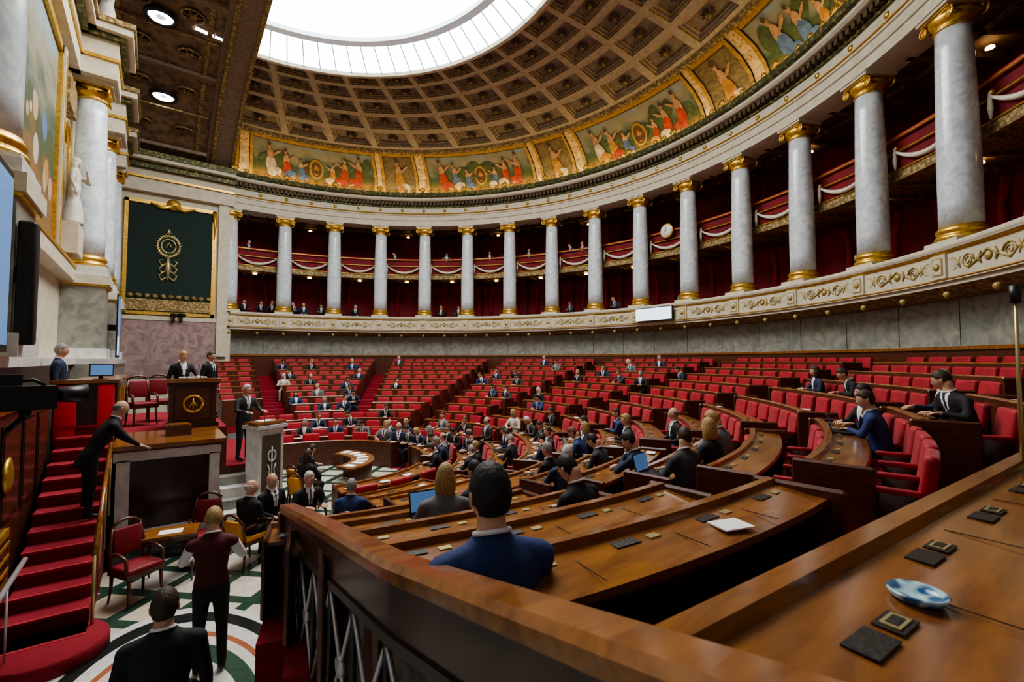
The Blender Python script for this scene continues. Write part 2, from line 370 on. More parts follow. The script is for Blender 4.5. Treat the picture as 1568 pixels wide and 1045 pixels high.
for i in range(18):
    g.tm(scrt,frame(15.07,cth(i+.5),5.5))
    m=frame(15.07,cth(i),5.5); g.box((0,.02,0),(.42,.05,.54),CREAM,mtx=m); g.box((0,.045,0),(.30,.02,.40),SGOLD,mtx=m); g.box((0,.055,0),(.24,.02,.34),CREAM,mtx=m)
    g.lathe([(0,0),(.09,0),(.06,.04),(0,.05)],(0,0,0),10,SGOLD,mtx=m@Matrix.Translation((0,.065,0))@Matrix.Rotation(-pi/2,4,'X'))
    for j in range(2):
        mm=frame(15.2,cth(i+j/2),4.88); g.lathe([(.0,-.10),(.04,-.07),(.08,0),(.06,.06),(0,.08)],(0,0,0),8,SGOLD,mtx=mm)
g.obj('gallery_parapet')

# column template
c=MB()
c.box((0,0,.05),(.92,.92,.10),CREAM)
c.lathe([(.45,.10),(.475,.15),(.455,.20),(.42,.22),(.415,.26),(.45,.29),(.45,.34),(.41,.38),(.395,.42)],(0,0,0),28,GOLD)
sh=[(.385-.06*max(0,(z-1.6)/3.3)**1.4 if z>1.6 else .385,z) for z in [.42,1.0,1.6,2.2,2.8,3.4,4.0,4.5,4.96]]
c.lathe(sh,(0,0,0),28,COL)
c.lathe([(.335,4.96),(.36,4.99),(.335,5.02),(.335,5.07),(.37,5.11),(.42,5.18),(.43,5.26),(.40,5.32)],(0,0,0),28,GOLD)
c.box((0,0,5.42),(.92,.92,.08),CREAM); c.box((0,0,5.36),(.82,.82,.05),GOLD); c.box((0,0,5.48),(.98,.98,.05),CREAM)
for sy in (-1,1):
    for sx in (-1,1):
        pts=[];rr=[]
        for i in range(16):
            t=i/15;a=t*2*2*pi+pi/2;q=.12*(1-t)+.015; pts.append((sx*(.36-q*math.cos(a)*1),sy*.36,5.22+q*math.sin(a)-.02)); rr.append(.028*(1-.4*t))
        c.tube(pts,rr,GOLD,5)
        c.lathe([(0,-.37),(.07,-.37),(.055,-.2),(.05,0),(.055,.2),(.07,.37),(0,.37)],(0,0,0),12,GOLD,mtx=Matrix.Translation((sx*.36,0,5.20))@Matrix.Rotation(pi/2,4,'X'))
    c.tube([(-.36,sy*.36,5.32),(0,sy*.38,5.28),(.36,sy*.36,5.32)],.025,GOLD,5)
col=None
for i in range(18):
    t=cth(i); p=P(15.55,t,6.0)
    if col is None: col=c.obj('gallery_column',p,rad(t)+pi/2)
    else: inst(col,'gallery_column',p,rad(t)+pi/2)

# gallery interior
gi=MB()
gi.revolve([(16.1,5.5),(16.9,5.5),(16.9,5.8),(17.7,5.8),(17.7,6.1),(18.6,6.1)],A0,A1,110,CARP); gi.revolve([(18.6,5.5),(18.6,11.7)],A0,A1,110,REDW)
gi.revolve([(18.6,11.66),(15.9,11.66)],A0,A1,110,BAYB)
for i in range(54):
    m=frame(17.2,cth(i/3),11.58); gi.box((0,0,0),(.14,2.6,.16),BAYB,mtx=m)
gi.revolve([(16.9,11.6),(16.9,11.5),(17.05,11.5),(17.05,11.6)],A0,A1,110,GOLDP)
for i in range(18):
    m=frame(18.5,cth(i),8.8); gi.box((0,0,0),(.35,.16,5.6),REDW,mtx=m)
    m=frame(18.5,cth(i+.5),7.4)
    for x in (-.75,.75): gi.tube([(x,0.0,-1.2),(x*1.0,.05,.2),(x*.8,.0,.95)],[.13,.09,.12],RED,8,mtx=m,flat=.6)
    gi.box((0,.0,1.02),(2.0,.08,.10),REDW,mtx=m)
gi.obj('wall_gallery_crimson')
ub=MB()
ub.revolve([(18.5,8.62),(16.15,8.42),(16.05,8.42),(16.05,8.66),(16.10,8.66)],A0,A1,110,GOLDP)
ub.revolve([(16.12,8.66),(16.12,9.55)],A0,A1,110,REDW); ub.revolve([(16.2,8.7),(17.0,8.8),(17.0,9.1),(17.8,9.1),(17.8,9.4),(18.5,9.4)],A0,A1,110,CARP)
for z,rr in ((9.62,.045),(9.22,.028),(8.70,.03)):
    ub.revolve([(16.05+rr*math.cos(a),z+rr*math.sin(a)) for a in [j*pi/3 for j in range(6)]],A0,A1,110,GOLD,closed=True,smooth=True)
ub.revolve([(16.02,9.58),(16.02,9.68),(16.2,9.68)],A0,A1,110,RED)
SW=M('white_plaster_garland',(.80,.77,.68),.6,0,(.60,.55,.42),20,bump=.5)
for i in range(18):
    for u0,u1 in ((.12,.88),):
        pts=[];rr=[]
        for j in range(15):
            t=j/14; pts.append(P(15.97,cth(i+u0+(u1-u0)*t),9.22-.42*(1-(2*t-1)**2))); rr.append(.03+.045*(1-(2*t-1)**2))
        ub.tube(pts,rr,SW,6)
        for u in (u0,u1):
            ub.tube([P(15.97,cth(i+u),9.3),P(15.97,cth(i+u),8.95),P(15.97,cth(i+u),8.7)],[.03,.06,.02],SW,6)
            ub.lathe([(0,-.02),(.08,-.02),(.05,.03),(0,.04)],(0,0,0),8,GOLD,mtx=frame(15.99,cth(i+u),9.3)@Matrix.Rotation(-pi/2,4,'X'))
    ub.lathe([(0,0),(.12,0),(.10,.05),(0,.06)],(0,0,0),10,LAMP,mtx=frame(17.2,cth(i+.5),8.42))
    if i%2: ub.lathe([(0,0),(.10,0),(.08,.05),(0,.06)],(0,0,0),10,LAMP,mtx=frame(17.6,cth(i+.5),11.44))
    for j in range(3): ub.box((0,0,0),(.08,2.3,.10),GOLDP,mtx=frame(17.3,cth(i+j/3),8.45))
ub.obj('upper_gallery_balcony')

# entablature
en=MB()
en.revolve([(16.1,11.5),(15.12,11.5),(15.12,11.80),(15.07,11.82),(15.07,12.08),(15.02,12.10),(15.02,12.16)],A0,A1,110,CREAM)
en.revolve([(15.02,12.16),(14.98,12.20),(15.02,12.24)],A0,A1,110,GOLD)
en.revolve([(15.06,12.24),(15.06,12.56)],A0,A1,110,CREAM)
en.revolve([(15.06,12.56),(14.98,12.58),(14.98,12.64),(15.0,12.66),(15.0,12.86)],A0,A1,110,CORN)
en.revolve([(15.0,12.86),(14.70,12.88),(14.62,12.95),(14.62,13.05)],A0,A1,110,CREAM)
en.revolve([(14.62,13.05),(14.50,13.10),(14.46,13.20),(14.48,13.31),(14.62,13.35)],A0,A1,110,CORN); en.revolve([(14.62,13.33),(15.45,13.28)],A0,A1,110,CREAM)
n=220
for i in range(n):
    t=A0+(A1-A0)*(i+.5)/n; en.box((0,0,0),(.14,.22,.17),DOMG,mtx=frame(14.90,t,12.76))
antf=MB()
for a in (-60,-30,0,30,60):
    antf.tube([(0,0,0),(.11*math.sin(rad(a)),.0,.05+.13*math.cos(rad(a))),(.16*math.sin(rad(a)),.0,.08+.2*math.cos(rad(a)))],[.02,.045,.02],GOLD,5)
for i in range(18*5):
    t=cth(i/5.0); m=frame(14.62,t,13.33)@Matrix.Scale(1.3 if i%5==0 else .85,4); en.tm([(antf.v,antf.f,GOLD,True)],m)
for i in range(36):
    t=cth(i/2); m=frame(15.06,t,12.40); en.lathe([(0,0),(.10,0),(.06,.04),(0,.05)],(0,0,0),10,GOLD,mtx=m@Matrix.Rotation(-pi/2,4,'X'))
en.obj('trim_entablature_cornice')
cv=MB(); cv.revolve([(15.0,13.39),(15.18,13.39)],A0+1,A1-1,110,COVE); cv.obj('cove_lamp_strip')

# ------------------------------------------------------------------ dome
DP=[(15.45,13.28,0),(15.38,13.8,0),(15.1,14.4,0),(14.7,14.85,-.05),(14.2,15.2,-.1),(13.9,15.36,-.12),(13.5,15.52,-.2),(12.5,15.8,-.4),(11.4,16.0,-.6),(10.3,16.12,-.75),(9.3,16.17,-.9),(8.5,16.18,-1.0)]
def dpr(r):
    for p,q in zip(DP,DP[1:]):
        if q[0]<=r<=p[0]:
            t=(r-p[0])/(q[0]-p[0]); return (r,p[1]+(q[1]-p[1])*t,p[2]+(q[2]-p[2])*t)
    return DP[-1]
def D(r,deg,off=0):
    r_,z,cx=dpr(r); return P(r+off*.35,deg,z+off,cx)
dm=MB()
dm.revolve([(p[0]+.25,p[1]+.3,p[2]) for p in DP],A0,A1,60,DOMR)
rows=[13.68,12.45,11.3,10.25,9.3,8.5]
NB=19
for b in range(NB):
    t0,t1=cth(b),cth(b+1)
    if t1<A0: t1=A0
    for ra,rb in zip(rows,rows[1:]):
        def ringpts(ins,off):
            u=(t1-t0)*ins*.62; v=(rb-ra)*ins; res=[]
            for q in ((t0+u,ra+v),((t0+t1)/2,ra+v),(t1-u,ra+v),(t1-u,rb-v),((t0+t1)/2,rb-v),(t0+u,rb-v)): res.append(D(q[1],q[0],off))
            return res
        rings=[ringpts(0,0),ringpts(.12,0),ringpts(.14,.07),ringpts(.18,.07),ringpts(.20,.16),ringpts(.25,.16),ringpts(.27,.22)]
        vs=sum(rings,[]); 
        for k in range(6):
            fs=[(k*6+j,k*6+(j+1)%6,(k+1)*6+(j+1)%6,(k+1)*6+j) for j in range(6)]
            o=len(dm.v) if k==0 else o
            if k==0: dm.v+=[tuple(v) for v in vs]
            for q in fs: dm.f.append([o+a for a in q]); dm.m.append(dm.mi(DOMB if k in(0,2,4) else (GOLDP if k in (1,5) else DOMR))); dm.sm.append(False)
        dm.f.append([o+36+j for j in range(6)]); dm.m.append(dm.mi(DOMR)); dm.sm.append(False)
        C=D((ra+rb)/2,(t0+t1)/2,.16); tx=(D((ra+rb)/2,t1)-D((ra+rb)/2,t0)).normalized(); uy=(D(rb,(t0+t1)/2)-D(ra,(t0+t1)/2)).normalized(); nn=tx.cross(uy).normalized()
        if nn.z>0: nn=-nn
        S=abs(ra-rb)*.22; vs=[C+nn*.12]; 
        for j in range(16):
            a=2*pi*j/16; q=S*(1.0 if j%2==0 else .64); vs.append(C+tx*math.cos(a)*q*1.3+uy*math.sin(a)*q)
        dm.add(vs,[(0,1+j,1+(j+1)%16) for j in range(16)],DOMG)
        vs=[C+nn*.18]+[C+nn*.09+tx*math.cos(2*pi*j/8)*S*.4+uy*math.sin(2*pi*j/8)*S*.4 for j in range(8)]
        dm.add(vs,[(0,1+j,1+(j+1)%8) for j in range(8)],GOLDP)
dm.revolve([(13.92,15.32,-.12),(13.84,15.25,-.13),(13.74,15.32,-.15),(13.68,15.45,-.17)],A0,A1,90,GOLDP)
dm.revolve([(8.5,16.18,-1),(8.45,16.02,-1),(8.3,16.02,-1),(8.25,16.25,-1)],A0,A1,90,CREAM)
pz=[15.45,15.38,15.1,14.7,13.9]
pv=[0,.22,.48,.70,1]
def vr(v):
    v=max(0,min(1,v))
    for j in range(4):
        if v<=pv[j+1]: return pz[j]+(pz[j+1]-pz[j])*(v-pv[j])/(pv[j+1]-pv[j])
    return pz[-1]
def pan(b0,b1,mat,mb,off=0,vv=(0,.22,.48,.70,.85,1)):
    n=max(1,int((b1-b0)*5)); 
    for i in range(n):
        for j in range(len(vv)-1):
            ca=b0+(b1-b0)*i/n; cb=b0+(b1-b0)*(i+1)/n
            mb.add([D(vr(vv[j]),cth(ca),off),D(vr(vv[j]),cth(cb),off),D(vr(vv[j+1]),cth(cb),off),D(vr(vv[j+1]),cth(ca),off)],[(0,1,2,3)],mat,True,[[(i/n,vv[j]),((i+1)/n,vv[j]),((i+1)/n,vv[j+1]),(i/n,vv[j+1])]])
def blob(mb,bc,vc,wb,hv,mat,off,rot=0,n=12):
    vs=[D(vr(vc),cth(bc),off)]
    for j in range(n):
        a=2*pi*j/n; x=math.cos(a)*wb; y=math.sin(a)*hv; c_,s_=math.cos(rot),math.sin(rot)
        vs.append(D(vr(vc+(x*s_*1.3+y*c_)),cth(bc+(x*c_-y*s_*.75)),off))
    mb.add(vs,[(0,1+j,1+(j+1)%n) for j in range(n)],mat)
def figure(mb,b,v,s,rob,rob2,dirn):
    o=-.05
    blob(mb,b,v+.17*s,.085*s,.20*s,FIGM[rob],o,dirn*.25)
    blob(mb,b+dirn*.06*s,v+.07*s,.12*s,.09*s,FIGM[rob2],o-.004,dirn*.15)
    blob(mb,b-dirn*.02*s,v+.36*s,.055*s,.10*s,FIGM[2],o-.008,-dirn*.2)
    blob(mb,b-dirn*.03*s,v+.50*s,.030*s,.050*s,FIGM[2],o-.012)
    blob(mb,b-dirn*.035*s,v+.53*s,.030*s,.030*s,FIGM[6],o-.014)
    blob(mb,b+dirn*.09*s,v+.40*s,.085*s,.022*s,FIGM[2],o-.012,dirn*.5)
    blob(mb,b+dirn*.13*s,v+.02*s,.06*s,.022*s,FIGM[2],o-.012,-dirn*.2)
FR=M('fresco_frame_gilt',(.36,.22,.08),.5,.3,(.60,.46,.24),7,'voronoi',ramp=(.2,.5),bump=.5)
FRG=M('fresco_border_gilt_matt',(.45,.28,.07),.55,.4,(.30,.18,.05),12)
pt=MB(); st=.35-3.77
while st<19:
    for a_,b_,m_ in ((st,st+2.5,PAINT),(st+2.75,st+3.45,PAINTN)):
        a2,b2=max(a_,0.02),min(b_,18.93)
        if b2-a2>.1:
            pan(a2,b2,m_,pt)
            pan(a2,b2,FRG,pt,-.09,(.0,.06)); pan(a2,b2,FRG,pt,-.07,(.94,1)); pan(a2,b2,FIGM[6],pt,-.04,(.915,.94)); pan(a2,b2,FIGM[6],pt,-.04,(.06,.09))
        if m_ is PAINT:
            for q in range(9):
                bb=a_+.15+rnd.random()*2.2
                if a2<bb-.1 and bb+.1<b2: blob(pt,bb,.45+rnd.random()*.25,.10+.10*rnd.random(),.12,FIGM[rnd.choice((5,5,6,5))],-.03,rnd.random())
            for u,s_ in ((.35,1),(.66,.9),(.95,.7),(1.58,.7),(1.84,.9),(2.15,1)):
                bb=a_+u
                if a2<bb-.25 and bb+.25<b2: figure(pt,bb,.24,s_*1.15,rnd.choice((0,0,1,3,4)),rnd.choice((0,1,3,4)),1 if u<1.2 else -1)
            bb=a_+1.25
            if a2<bb-.2 and bb+.2<b2: blob(pt,bb,.5,.15,.21,FRG,-.035); blob(pt,bb,.5,.115,.165,FIGM[6],-.045); blob(pt,bb,.48,.05,.11,FIGM[1],-.055)
        else:
            bb=(a_+b_)/2
            if a2<bb-.2 and bb+.2<b2: figure(pt,bb,.18,1.25,1,4,1); 
        for q0,q1 in ((a_-.06,a_+.0),(b_-.0,b_+.06)):
            if q0>0 and q1<18.95: pan(q0,q1,FRG,pt,-.09)
    for q0,q1 in ((st+2.57,st+2.68),(st+3.52,st+3.70)):
        if q0>0 and q1<18.95: pan(q0,q1,FR,pt,-.03)
    st+=3.77
pt.obj('dome_fresco_panels')
dm.obj('ceiling_dome')

sk=MB()
sk.revolve([(8.3,16.15,-1),(7.15,16.7,-1)],-100,100,60,GLASS)
sk.revolve([(6.9,16.8,-1),(3,17.2,-1),(0.01,17.35,-1)],-100,100,60,GLASS)
for i in range(45):
    t=-100+200*i/44; a=P(8.3,t,16.12,-1); b2=P(7.1,t,16.68,-1); sk.tube([a,b2],.03,RIBM,4,False)
sk.revolve([(7.2,16.6,-1),(6.9,16.62,-1),(6.9,16.8,-1),(7.2,16.8,-1)],-100,100,60,RIBM,closed=True)
sk.obj('window_skylight')

# ------------------------------------------------------------------ tribune bay
BP=[(15.3,13.3),(14.5,13.75),(13.6,14.25),(12.2,14.95),(10.6,15.55),(8.4,16.05),(5,16.45),(0,16.7)]
BP=BP+[(-y,z) for y,z in BP[-2::-1]]
def bz(y):
    for p,q in zip(BP,BP[1:]):
        if q[0]<=y<=p[0]: return p[1]+(q[1]-p[1])*(y-p[0])/(q[0]-p[0])
bc=MB()
for p,q in zip(BP,BP[1:]):
    bc.add([(-1.2,p[0],p[1]+.12),(-5.9,p[0],p[1]+.12),(-5.9,q[0],q[1]+.12),(-1.2,q[0],q[1]+.12)],[(0,1,2,3)],BAYC)
    for x0,x1,m_ in ((-1.5,-1.2,BAYB),(-5.9,-5.0,BAYB),(-2.0,-1.85,GOLDP),(-4.75,-4.6,GOLDP)):
        h=0 if m_ is BAYB else .05
        bc.add([(x0,p[0],p[1]+h),(x1,p[0],p[1]+h),(x1,q[0],q[1]+h),(x0,q[0],q[1]+h)]+[(x0,p[0],p[1]+.12),(x1,p[0],p[1]+.12),(x1,q[0],q[1]+.12),(x0,q[0],q[1]+.12)],[(0,1,2,3),(0,3,7,4),(1,2,6,5)],m_)
yy=14.6
while yy>-14.8:
    z=bz(yy)
    if int(round((14.6-yy)/2.02))%2==0: bc.box((-3.3,yy,z+.04),(3.6,.34,.16),BAYB)
    bc.box((-3.3,yy,z-.0),(3.4,.10,.06),GOLDP)
    yc=yy-1.0
    if yc>-14:
        for xo in (-2.5,-4.1):
            bc.lathe([(.42,0),(.40,-.05),(.34,-.05),(.32,0)],(xo,yc,bz(yc)+.1),20,GOLDP)
            for j in range(6): a=j*pi/3; bc.tube([(xo,yc,bz(yc)+.08),(xo+.3*math.cos(a),yc+.3*math.sin(a),bz(yc)+.1)],[.07,.02],GOLDP,5)
    yy-=2.02
bc.obj('ceiling_tribune_bay')
ar=MB()
for p,q in zip(BP,BP[1:]):
    for x0,x1,dz,h,m_ in ((-.35,-1.25,-.10,2.2,BAYB),(-.30,-.45,-.16,.3,GOLDP),(-1.15,-1.3,-.14,.3,GOLDP)):
        v=[(x0,p[0],p[1]+dz),(x1,p[0],p[1]+dz),(x1,q[0],q[1]+dz),(x0,q[0],q[1]+dz)]; v+=[(a,b_,c_+h) for a,b_,c_ in v]
        ar.add(v,[(0,1,2,3),(0,3,7,4),(1,2,6,5),(4,5,6,7)],m_)
ar.obj('trim_proscenium_arch')
for loc in ((-3.3,12.0),(-3.45,8.0)):
    s=MB(); s.lathe([(.0,.0),(.12,0),(.14,.04)],(0,0,0),24,BLACK); s.lathe([(.14,.03),(.17,-.02),(.34,-.05),(.38,0)],(0,0,0),24,SPOTM); s.lathe([(.38,0),(.42,-.07),(.5,-.07),(.52,.05)],(0,0,0),24,BLACK)
    s.obj('round_ceiling_downlight',(loc[0],loc[1],bz(loc[1])-.06))
ew=MB()
ew.bx(-5.9,-.2,15.2,15.4,0,13.5,CREAM)
ew.bx(-4.6,-.75,15.12,15.2,2.6,5.35,PINKM); ew.bx(-4.6,-.75,15.08,15.2,5.35,5.55,CREAM)
ew.bx(-4.55,-1.0,15.10,15.2,5.65,11.05,TAPD)
for x0,x1,z0,z1 in ((-4.6,-.95,10.95,11.12),(-4.6,-.95,5.6,5.75),(-1.12,-.95,5.6,11.1),(-4.6,-4.45,5.6,11.1)): ew.bx(x0,x1,15.04,15.2,z0,z1,GOLD)
ew.bx(-4.5,-1.1,15.06,15.1,5.8,6.35,GOLDP)
ew.bx(-.85,-.4,15.0,15.2,3.6,11.5,CREAM)
for i in range(11):
    ew.lathe([(0,0),(.11,0),(.12,.03),(0,.06)],(0,0,0),10,GOLDP,mtx=Matrix.Translation((-4.3+i*.31,15.08,6.5))@Matrix.Rotation(pi/2,4,'X'))
ex=-2.9
for r_,z_ in ((.52,9.0),(.34,9.0)):
    ew.tube([(ex+r_*math.cos(a)*.85,15.06,z_+r_*math.sin(a)) for a in [j*2*pi/20 for j in range(21)]],.04,BRASS,5)
for j in range(26):
    a=j*2*pi/26; ew.tube([(ex+.42*math.cos(a)*.9,15.06,9+.42*math.sin(a)),(ex+.6*math.cos(a+.15)*.9,15.06,9+.64*math.sin(a+.15))],[.06,.015],BRASS,5)
ew.tube([(ex-.1,15.05,8.9),(ex,15.05,9.15),(ex+.12,15.05,8.95)],.05,BRASS,5)
ew.tube([(ex,15.06,9.6),(ex,15.06,9.85)],[.12,.03],BRASS,6)
ew.tube([(ex,15.06,8.5),(ex,15.06,7.9),(ex,15.06,7.3)],[.05,.14,.03],BRASS,6)
for sx in(-1,1):
    for zz in (8.2,7.85,7.5):
        ew.tube([(ex,15.06,zz),(ex+sx*.25,15.06,zz-.2),(ex+sx*.36,15.06,zz+.05),(ex+sx*.22,15.06,zz+.12)],[.04,.06,.04,.015],BRASS,5)
    ew.tube([(-2.75,15.05,11.0),(-2.75+sx*.45,15.05,10.85),(-2.75+sx*.9,15.05,11.0)],[.16,.09,.04],GOLD,6)
ew.tube([(-1.05,15.0,11.0),(-1.02,15.0,10.4),(-1.05,15.0,9.6)],[.12,.08,.02],GOLD,6)
ew.lathe([(0,-.05),(.3,-.05),(.22,.04),(0,.08)],(0,0,0),14,GOLD,mtx=Matrix.Translation((-2.75,15.0,11.05))@Matrix.Rotation(pi/2,4,'X'))
ew.bx(-5.9,-.2,14.9,15.3,11.5,11.95,CREAM); ew.bx(-5.9,-.2,14.85,15.3,12.14,12.24,GOLD); ew.bx(-5.9,-.2,14.95,15.3,11.95,12.6,CREAM)
ew.bx(-5.9,-.2,14.7,15.3,12.6,12.88,CORN); ew.bx(-5.9,-.2,14.4,15.3,12.88,13.05,CREAM); ew.bx(-5.9,-.2,14.35,15.3,13.05,13.3,CORN)
ew.obj('wall_far_end')

# tribune wall
tw=MB(); WX=-5.4
PIERS=((-3.8,-5.2),(5.15,-4.92),(9.1,-4.92),(12.7,-4.92))
tw.bx(WX-.2,WX,-9,15.2,0,13.6,CREAM)
tw.bx(WX,-5.05,-8,3.9,0,3.3,WOODD); tw.bx(WX,-4.95,-8,3.9,3.3,3.45,WHITE)
tw.bx(WX,-4.4,3.9,14.9,0,3.3,GREYM); tw.bx(WX,-4.3,3.9,14.9,3.3,3.45,WHITE)
tw.add([(WX+.05,-2.4,6.3),(WX+.05,2.6,6.3),(WX+.05,2.6,11.0),(WX+.05,-2.4,11.0)],[(0,1,2,3)],TAPES,False,[[(0,0),(1,0),(1,1),(0,1)]])
for y0,y1,z0,z1 in ((-2.55,2.75,6.1,6.3),(-2.55,2.75,11.0,11.2),(2.6,2.78,6.1,11.2),(-2.6,-2.4,6.1,11.2)): tw.bx(WX,WX+.13,y0,y1,z0,z1,GOLD)
for yc in (3.05,6.3,7.6,10.6):
    tw.bx(WX,WX+.15,yc-.12,yc+.12,6.0,11.3,CREAM); tw.bx(WX+.15,WX+.17,yc-.05,yc+.05,6.2,11.1,GOLD)
pts=[(WX+.07,3.35,6.6)]+[(WX+.07,3.95-.6*math.cos(a),9.2+.6*math.sin(a)) for a in [j*pi/10 for j in range(11)]]+[(WX+.07,4.55,6.6)]
tw.tube(pts,.07,GOLD,6); tw.bx(WX,WX+.05,3.35,4.55,6.6,9.3,GREYM); tw.bx(WX,WX+.45,3.45,4.45,6.2,7.0,CREAM); tw.bx(WX,WX+.2,3.3,4.6,10.1,10.9,GOLDP)
for y0,y1,x1 in ((-9,15,-5.15),(-4.6,-3.0,-4.65),(4.4,5.9,-4.35),(8.35,9.85,-4.35),(12.0,13.4,-4.45)):
    tw.bx(WX,x1,y0,y1,11.5,12.0,CREAM); tw.bx(WX,x1+.05,y0-.05,y1+.05,12.0,12.1,GOLD); tw.bx(WX,x1,y0,y1,12.1,12.6,CREAM)
    tw.bx(WX,x1+.15,y0-.15,y1+.15,12.6,12.75,CORN); tw.bx(WX,x1+.32,y0-.32,y1+.32,12.75,12.95,CREAM); tw.bx(WX,x1+.38,y0-.38,y1+.38,12.95,13.1,GOLDP)
for yc,xc in PIERS:
    e_=xc+.46
    tw.bx(WX,e_,yc-.58,yc+.58,3.45,5.55,GREYM); tw.bx(WX,e_+.08,yc-.66,yc+.66,3.45,3.75,WHITE)
    tw.bx(WX,e_+.10,yc-.68,yc+.68,5.55,5.80,CREAM); tw.bx(WX,e_+.04,yc-.62,yc+.62,5.80,5.99,WHITE); tw.bx(WX,e_+.06,yc-.64,yc+.64,5.50,5.57,GOLD)
tw.bx(WX,WX+.3,-8,14.9,5.6,5.95,CREAM); tw.bx(WX,WX+.33,-8,14.9,5.95,6.02,GOLD)
tw.obj('wall_tribune')
for yc,xc in PIERS: inst(col,'tribune_column',(xc,yc,6.0),pi/2)
for x_,y0,y1 in ((-4.66,-6.1,-5.0),(-4.28,6.9,8.2)):
    s=MB(); s.bx(x_-.04,x_,y0,y1,3.5,5.6,BLACK); s.bx(x_,x_+.006,y0+.05,y1-.05,3.58,5.52,SCRB); s.bx(x_+.006,x_+.008,y0+.05,(y0+y1)/2,3.58,4.2,SCRW)
    s.bx(x_-.4,x_-.04,(y0+y1)/2-.05,(y0+y1)/2+.05,4.4,4.6,BLACK); s.obj('wall_display_screen')
s=MB(); q=rbox(.18,.26,1.6,.04); s.tm([(q[0],q[1],BLACK,True)],Matrix.Translation((-4.63,-4.28,4.4))); s.bx(-4.78,-4.6,-4.33,-4.23,4.4,4.6,BLACK); s.obj('black_column_loudspeaker')

# ------------------------------------------------------------------ rostrum group
st=MB()
for i in range(13):
    y0=-5.3+.33*i; st.bx(-4.62,-3.86,y0,-1.3,.17*i,.17*(i+1),CARP)
    st.bx(-4.62,-3.86,y0-.025,y0+.02,.17*(i+1)-.03,.17*(i+1)+.004,RED)
st.lathe([(.0,.17),(.50,.17),(.52,.14),(.52,0)],(-4.18,-5.32,0),24,CARP,sx=1.05)
st.obj('red_carpet_staircase')
hr=MB()
hr.tube([(-3.82,-5.1,1.0),(-3.82,-2.9,2.05)],.03,WOOD,8)
for t in (0,.33,.66,1): hr.tube([(-3.82,-5.1+2.2*t,0.0+.9*t),(-3.82,-5.1+2.2*t,1+1.05*t)],.018,BRASS,6)
hr.obj('stair_handrail')
gb=MB(); GL=bpy.data.materials.new('clear_glass'); GL.use_nodes=True; q=GL.node_tree.nodes['Principled BSDF']; q.inputs['Transmission Weight'].default_value=1; q.inputs['Roughness'].default_value=.03; q.inputs['Base Color'].default_value=(.85,.95,.92,1)
gb.bx(-4.50,-4.48,-7.5,-5.45,.05,.93,GL); gb.tube([(-4.49,-7.6,.96),(-4.49,-4.6,.96)],.028,STEEL,8)
for y in (-7.5,-6.4,-5.5): gb.tube([(-4.49,y,0),(-4.49,y,.95)],.02,STEEL,6)
gb.obj('glass_balustrade')
wp=MB(); wp.bx(-5.04,-4.72,-6,-1.6,0,2.75,WOODT); wp.bx(-5.04,-4.68,-6.05,-1.6,2.75,2.83,WOOD)
for y in (-5.4,-4.3,-3.2,-2.2):
    wp.bx(-4.72,-4.70,y-.42,y+.42,1.4,2.6,WOODD); wp.bx(-4.70,-4.69,y-.36,y+.36,1.46,2.54,WOODT)
wp.bx(-4.72,-4.68,-4.9,-4.3,.65,1.3,GOLD); wp.bx(-4.685,-4.67,-4.82,-4.38,.73,1.22,WOODD)
for j in range(3): wp.bx(-4.67,-4.66,-4.82,-4.38,.8+.16*j,.84+.16*j,GOLD)
wp.lathe([(0,0),(.2,0),(.22,.03),(.16,.05),(0,.04)],(0,0,0),20,GOLD,mtx=Matrix.Translation((-4.69,-4.6,2.0))@Matrix.Rotation(pi/2,4,'Y'))
wp.obj('wooden_panelling_tribune')
ro=MB()
ro.bx(-3.78,-2.2,-2.85,-.92,0,.36,DARKM)
ro.bx(-3.66,-2.30,-2.62,-.92,.36,1.86,WHITE)
for x0,x1,z0,z1 in ((-3.80,-2.28,1.70,1.90),(-3.76,-2.30,.36,.52),(-3.76,-3.58,.36,1.72),(-2.46,-2.30,.36,1.72)): ro.bx(x0,x1,-2.74,-2.6,z0,z1,WHITE)
ro.bx(-3.58,-2.46,-2.66,-2.6,.52,1.70,M('porphyry_panel',(.06,.022,.018),.25,0,(.03,.012,.012),5,coat=.4))
ro.bx(-3.5,-2.5,-2.68,-2.65,.9,.93,DARKM)
ro.bx(-3.82,-2.20,-2.80,-.92,1.90,1.97,WOOD); ro.bx(-3.80,-2.25,-2.76,-.92,1.86,1.90,WOODT)
ro.bx(-3.1,-2.7,-2.0,-1.6,1.97,2.16,WOODT); ro.bx(-3.05,-2.75,-1.98,-1.62,2.16,2.18,WOOD)
ro.obj('marble_secretaries_rostrum')
pf=MB(); pf.bx(-4.62,-2.0,-.9,3.5,0,1.92,WOODT); pf.bx(-4.62,-2.0,-.9,3.5,1.92,1.95,CARP)
pf.bx(-2.0,-1.0,-.9,3.0,0,1.05,WOODT); pf.bx(-2.0,-1.0,-.9,3.0,1.05,1.08,CARP)
for i in range(5): pf.bx(-2.15,-1.05,-.9-.3*(5-i),-.9,.18*i,.18*(i+1),WHITE if i%2 else GREYM)
for i in range(5): pf.bx(-2.0,-1.0,3.0,3.0+.3*(5-i),.2*i,.2*(i+1),CARP)
pf.obj('rostrum_platform')
pd=MB()
pd.bx(-4.72,-3.84,-1.29,-1.1,1.5,2.98,WOODD)
for x0,x1,z0 in ((-4.70,-4.40,1.75),(-4.12,-3.88,1.9)): q=rbox(x1-x0,.06,2.95-z0,.02); pd.tm([(q[0],q[1],REDP,True)],Matrix.Translation(((x0+x1)/2,-1.32,(z0+2.95)/2)))
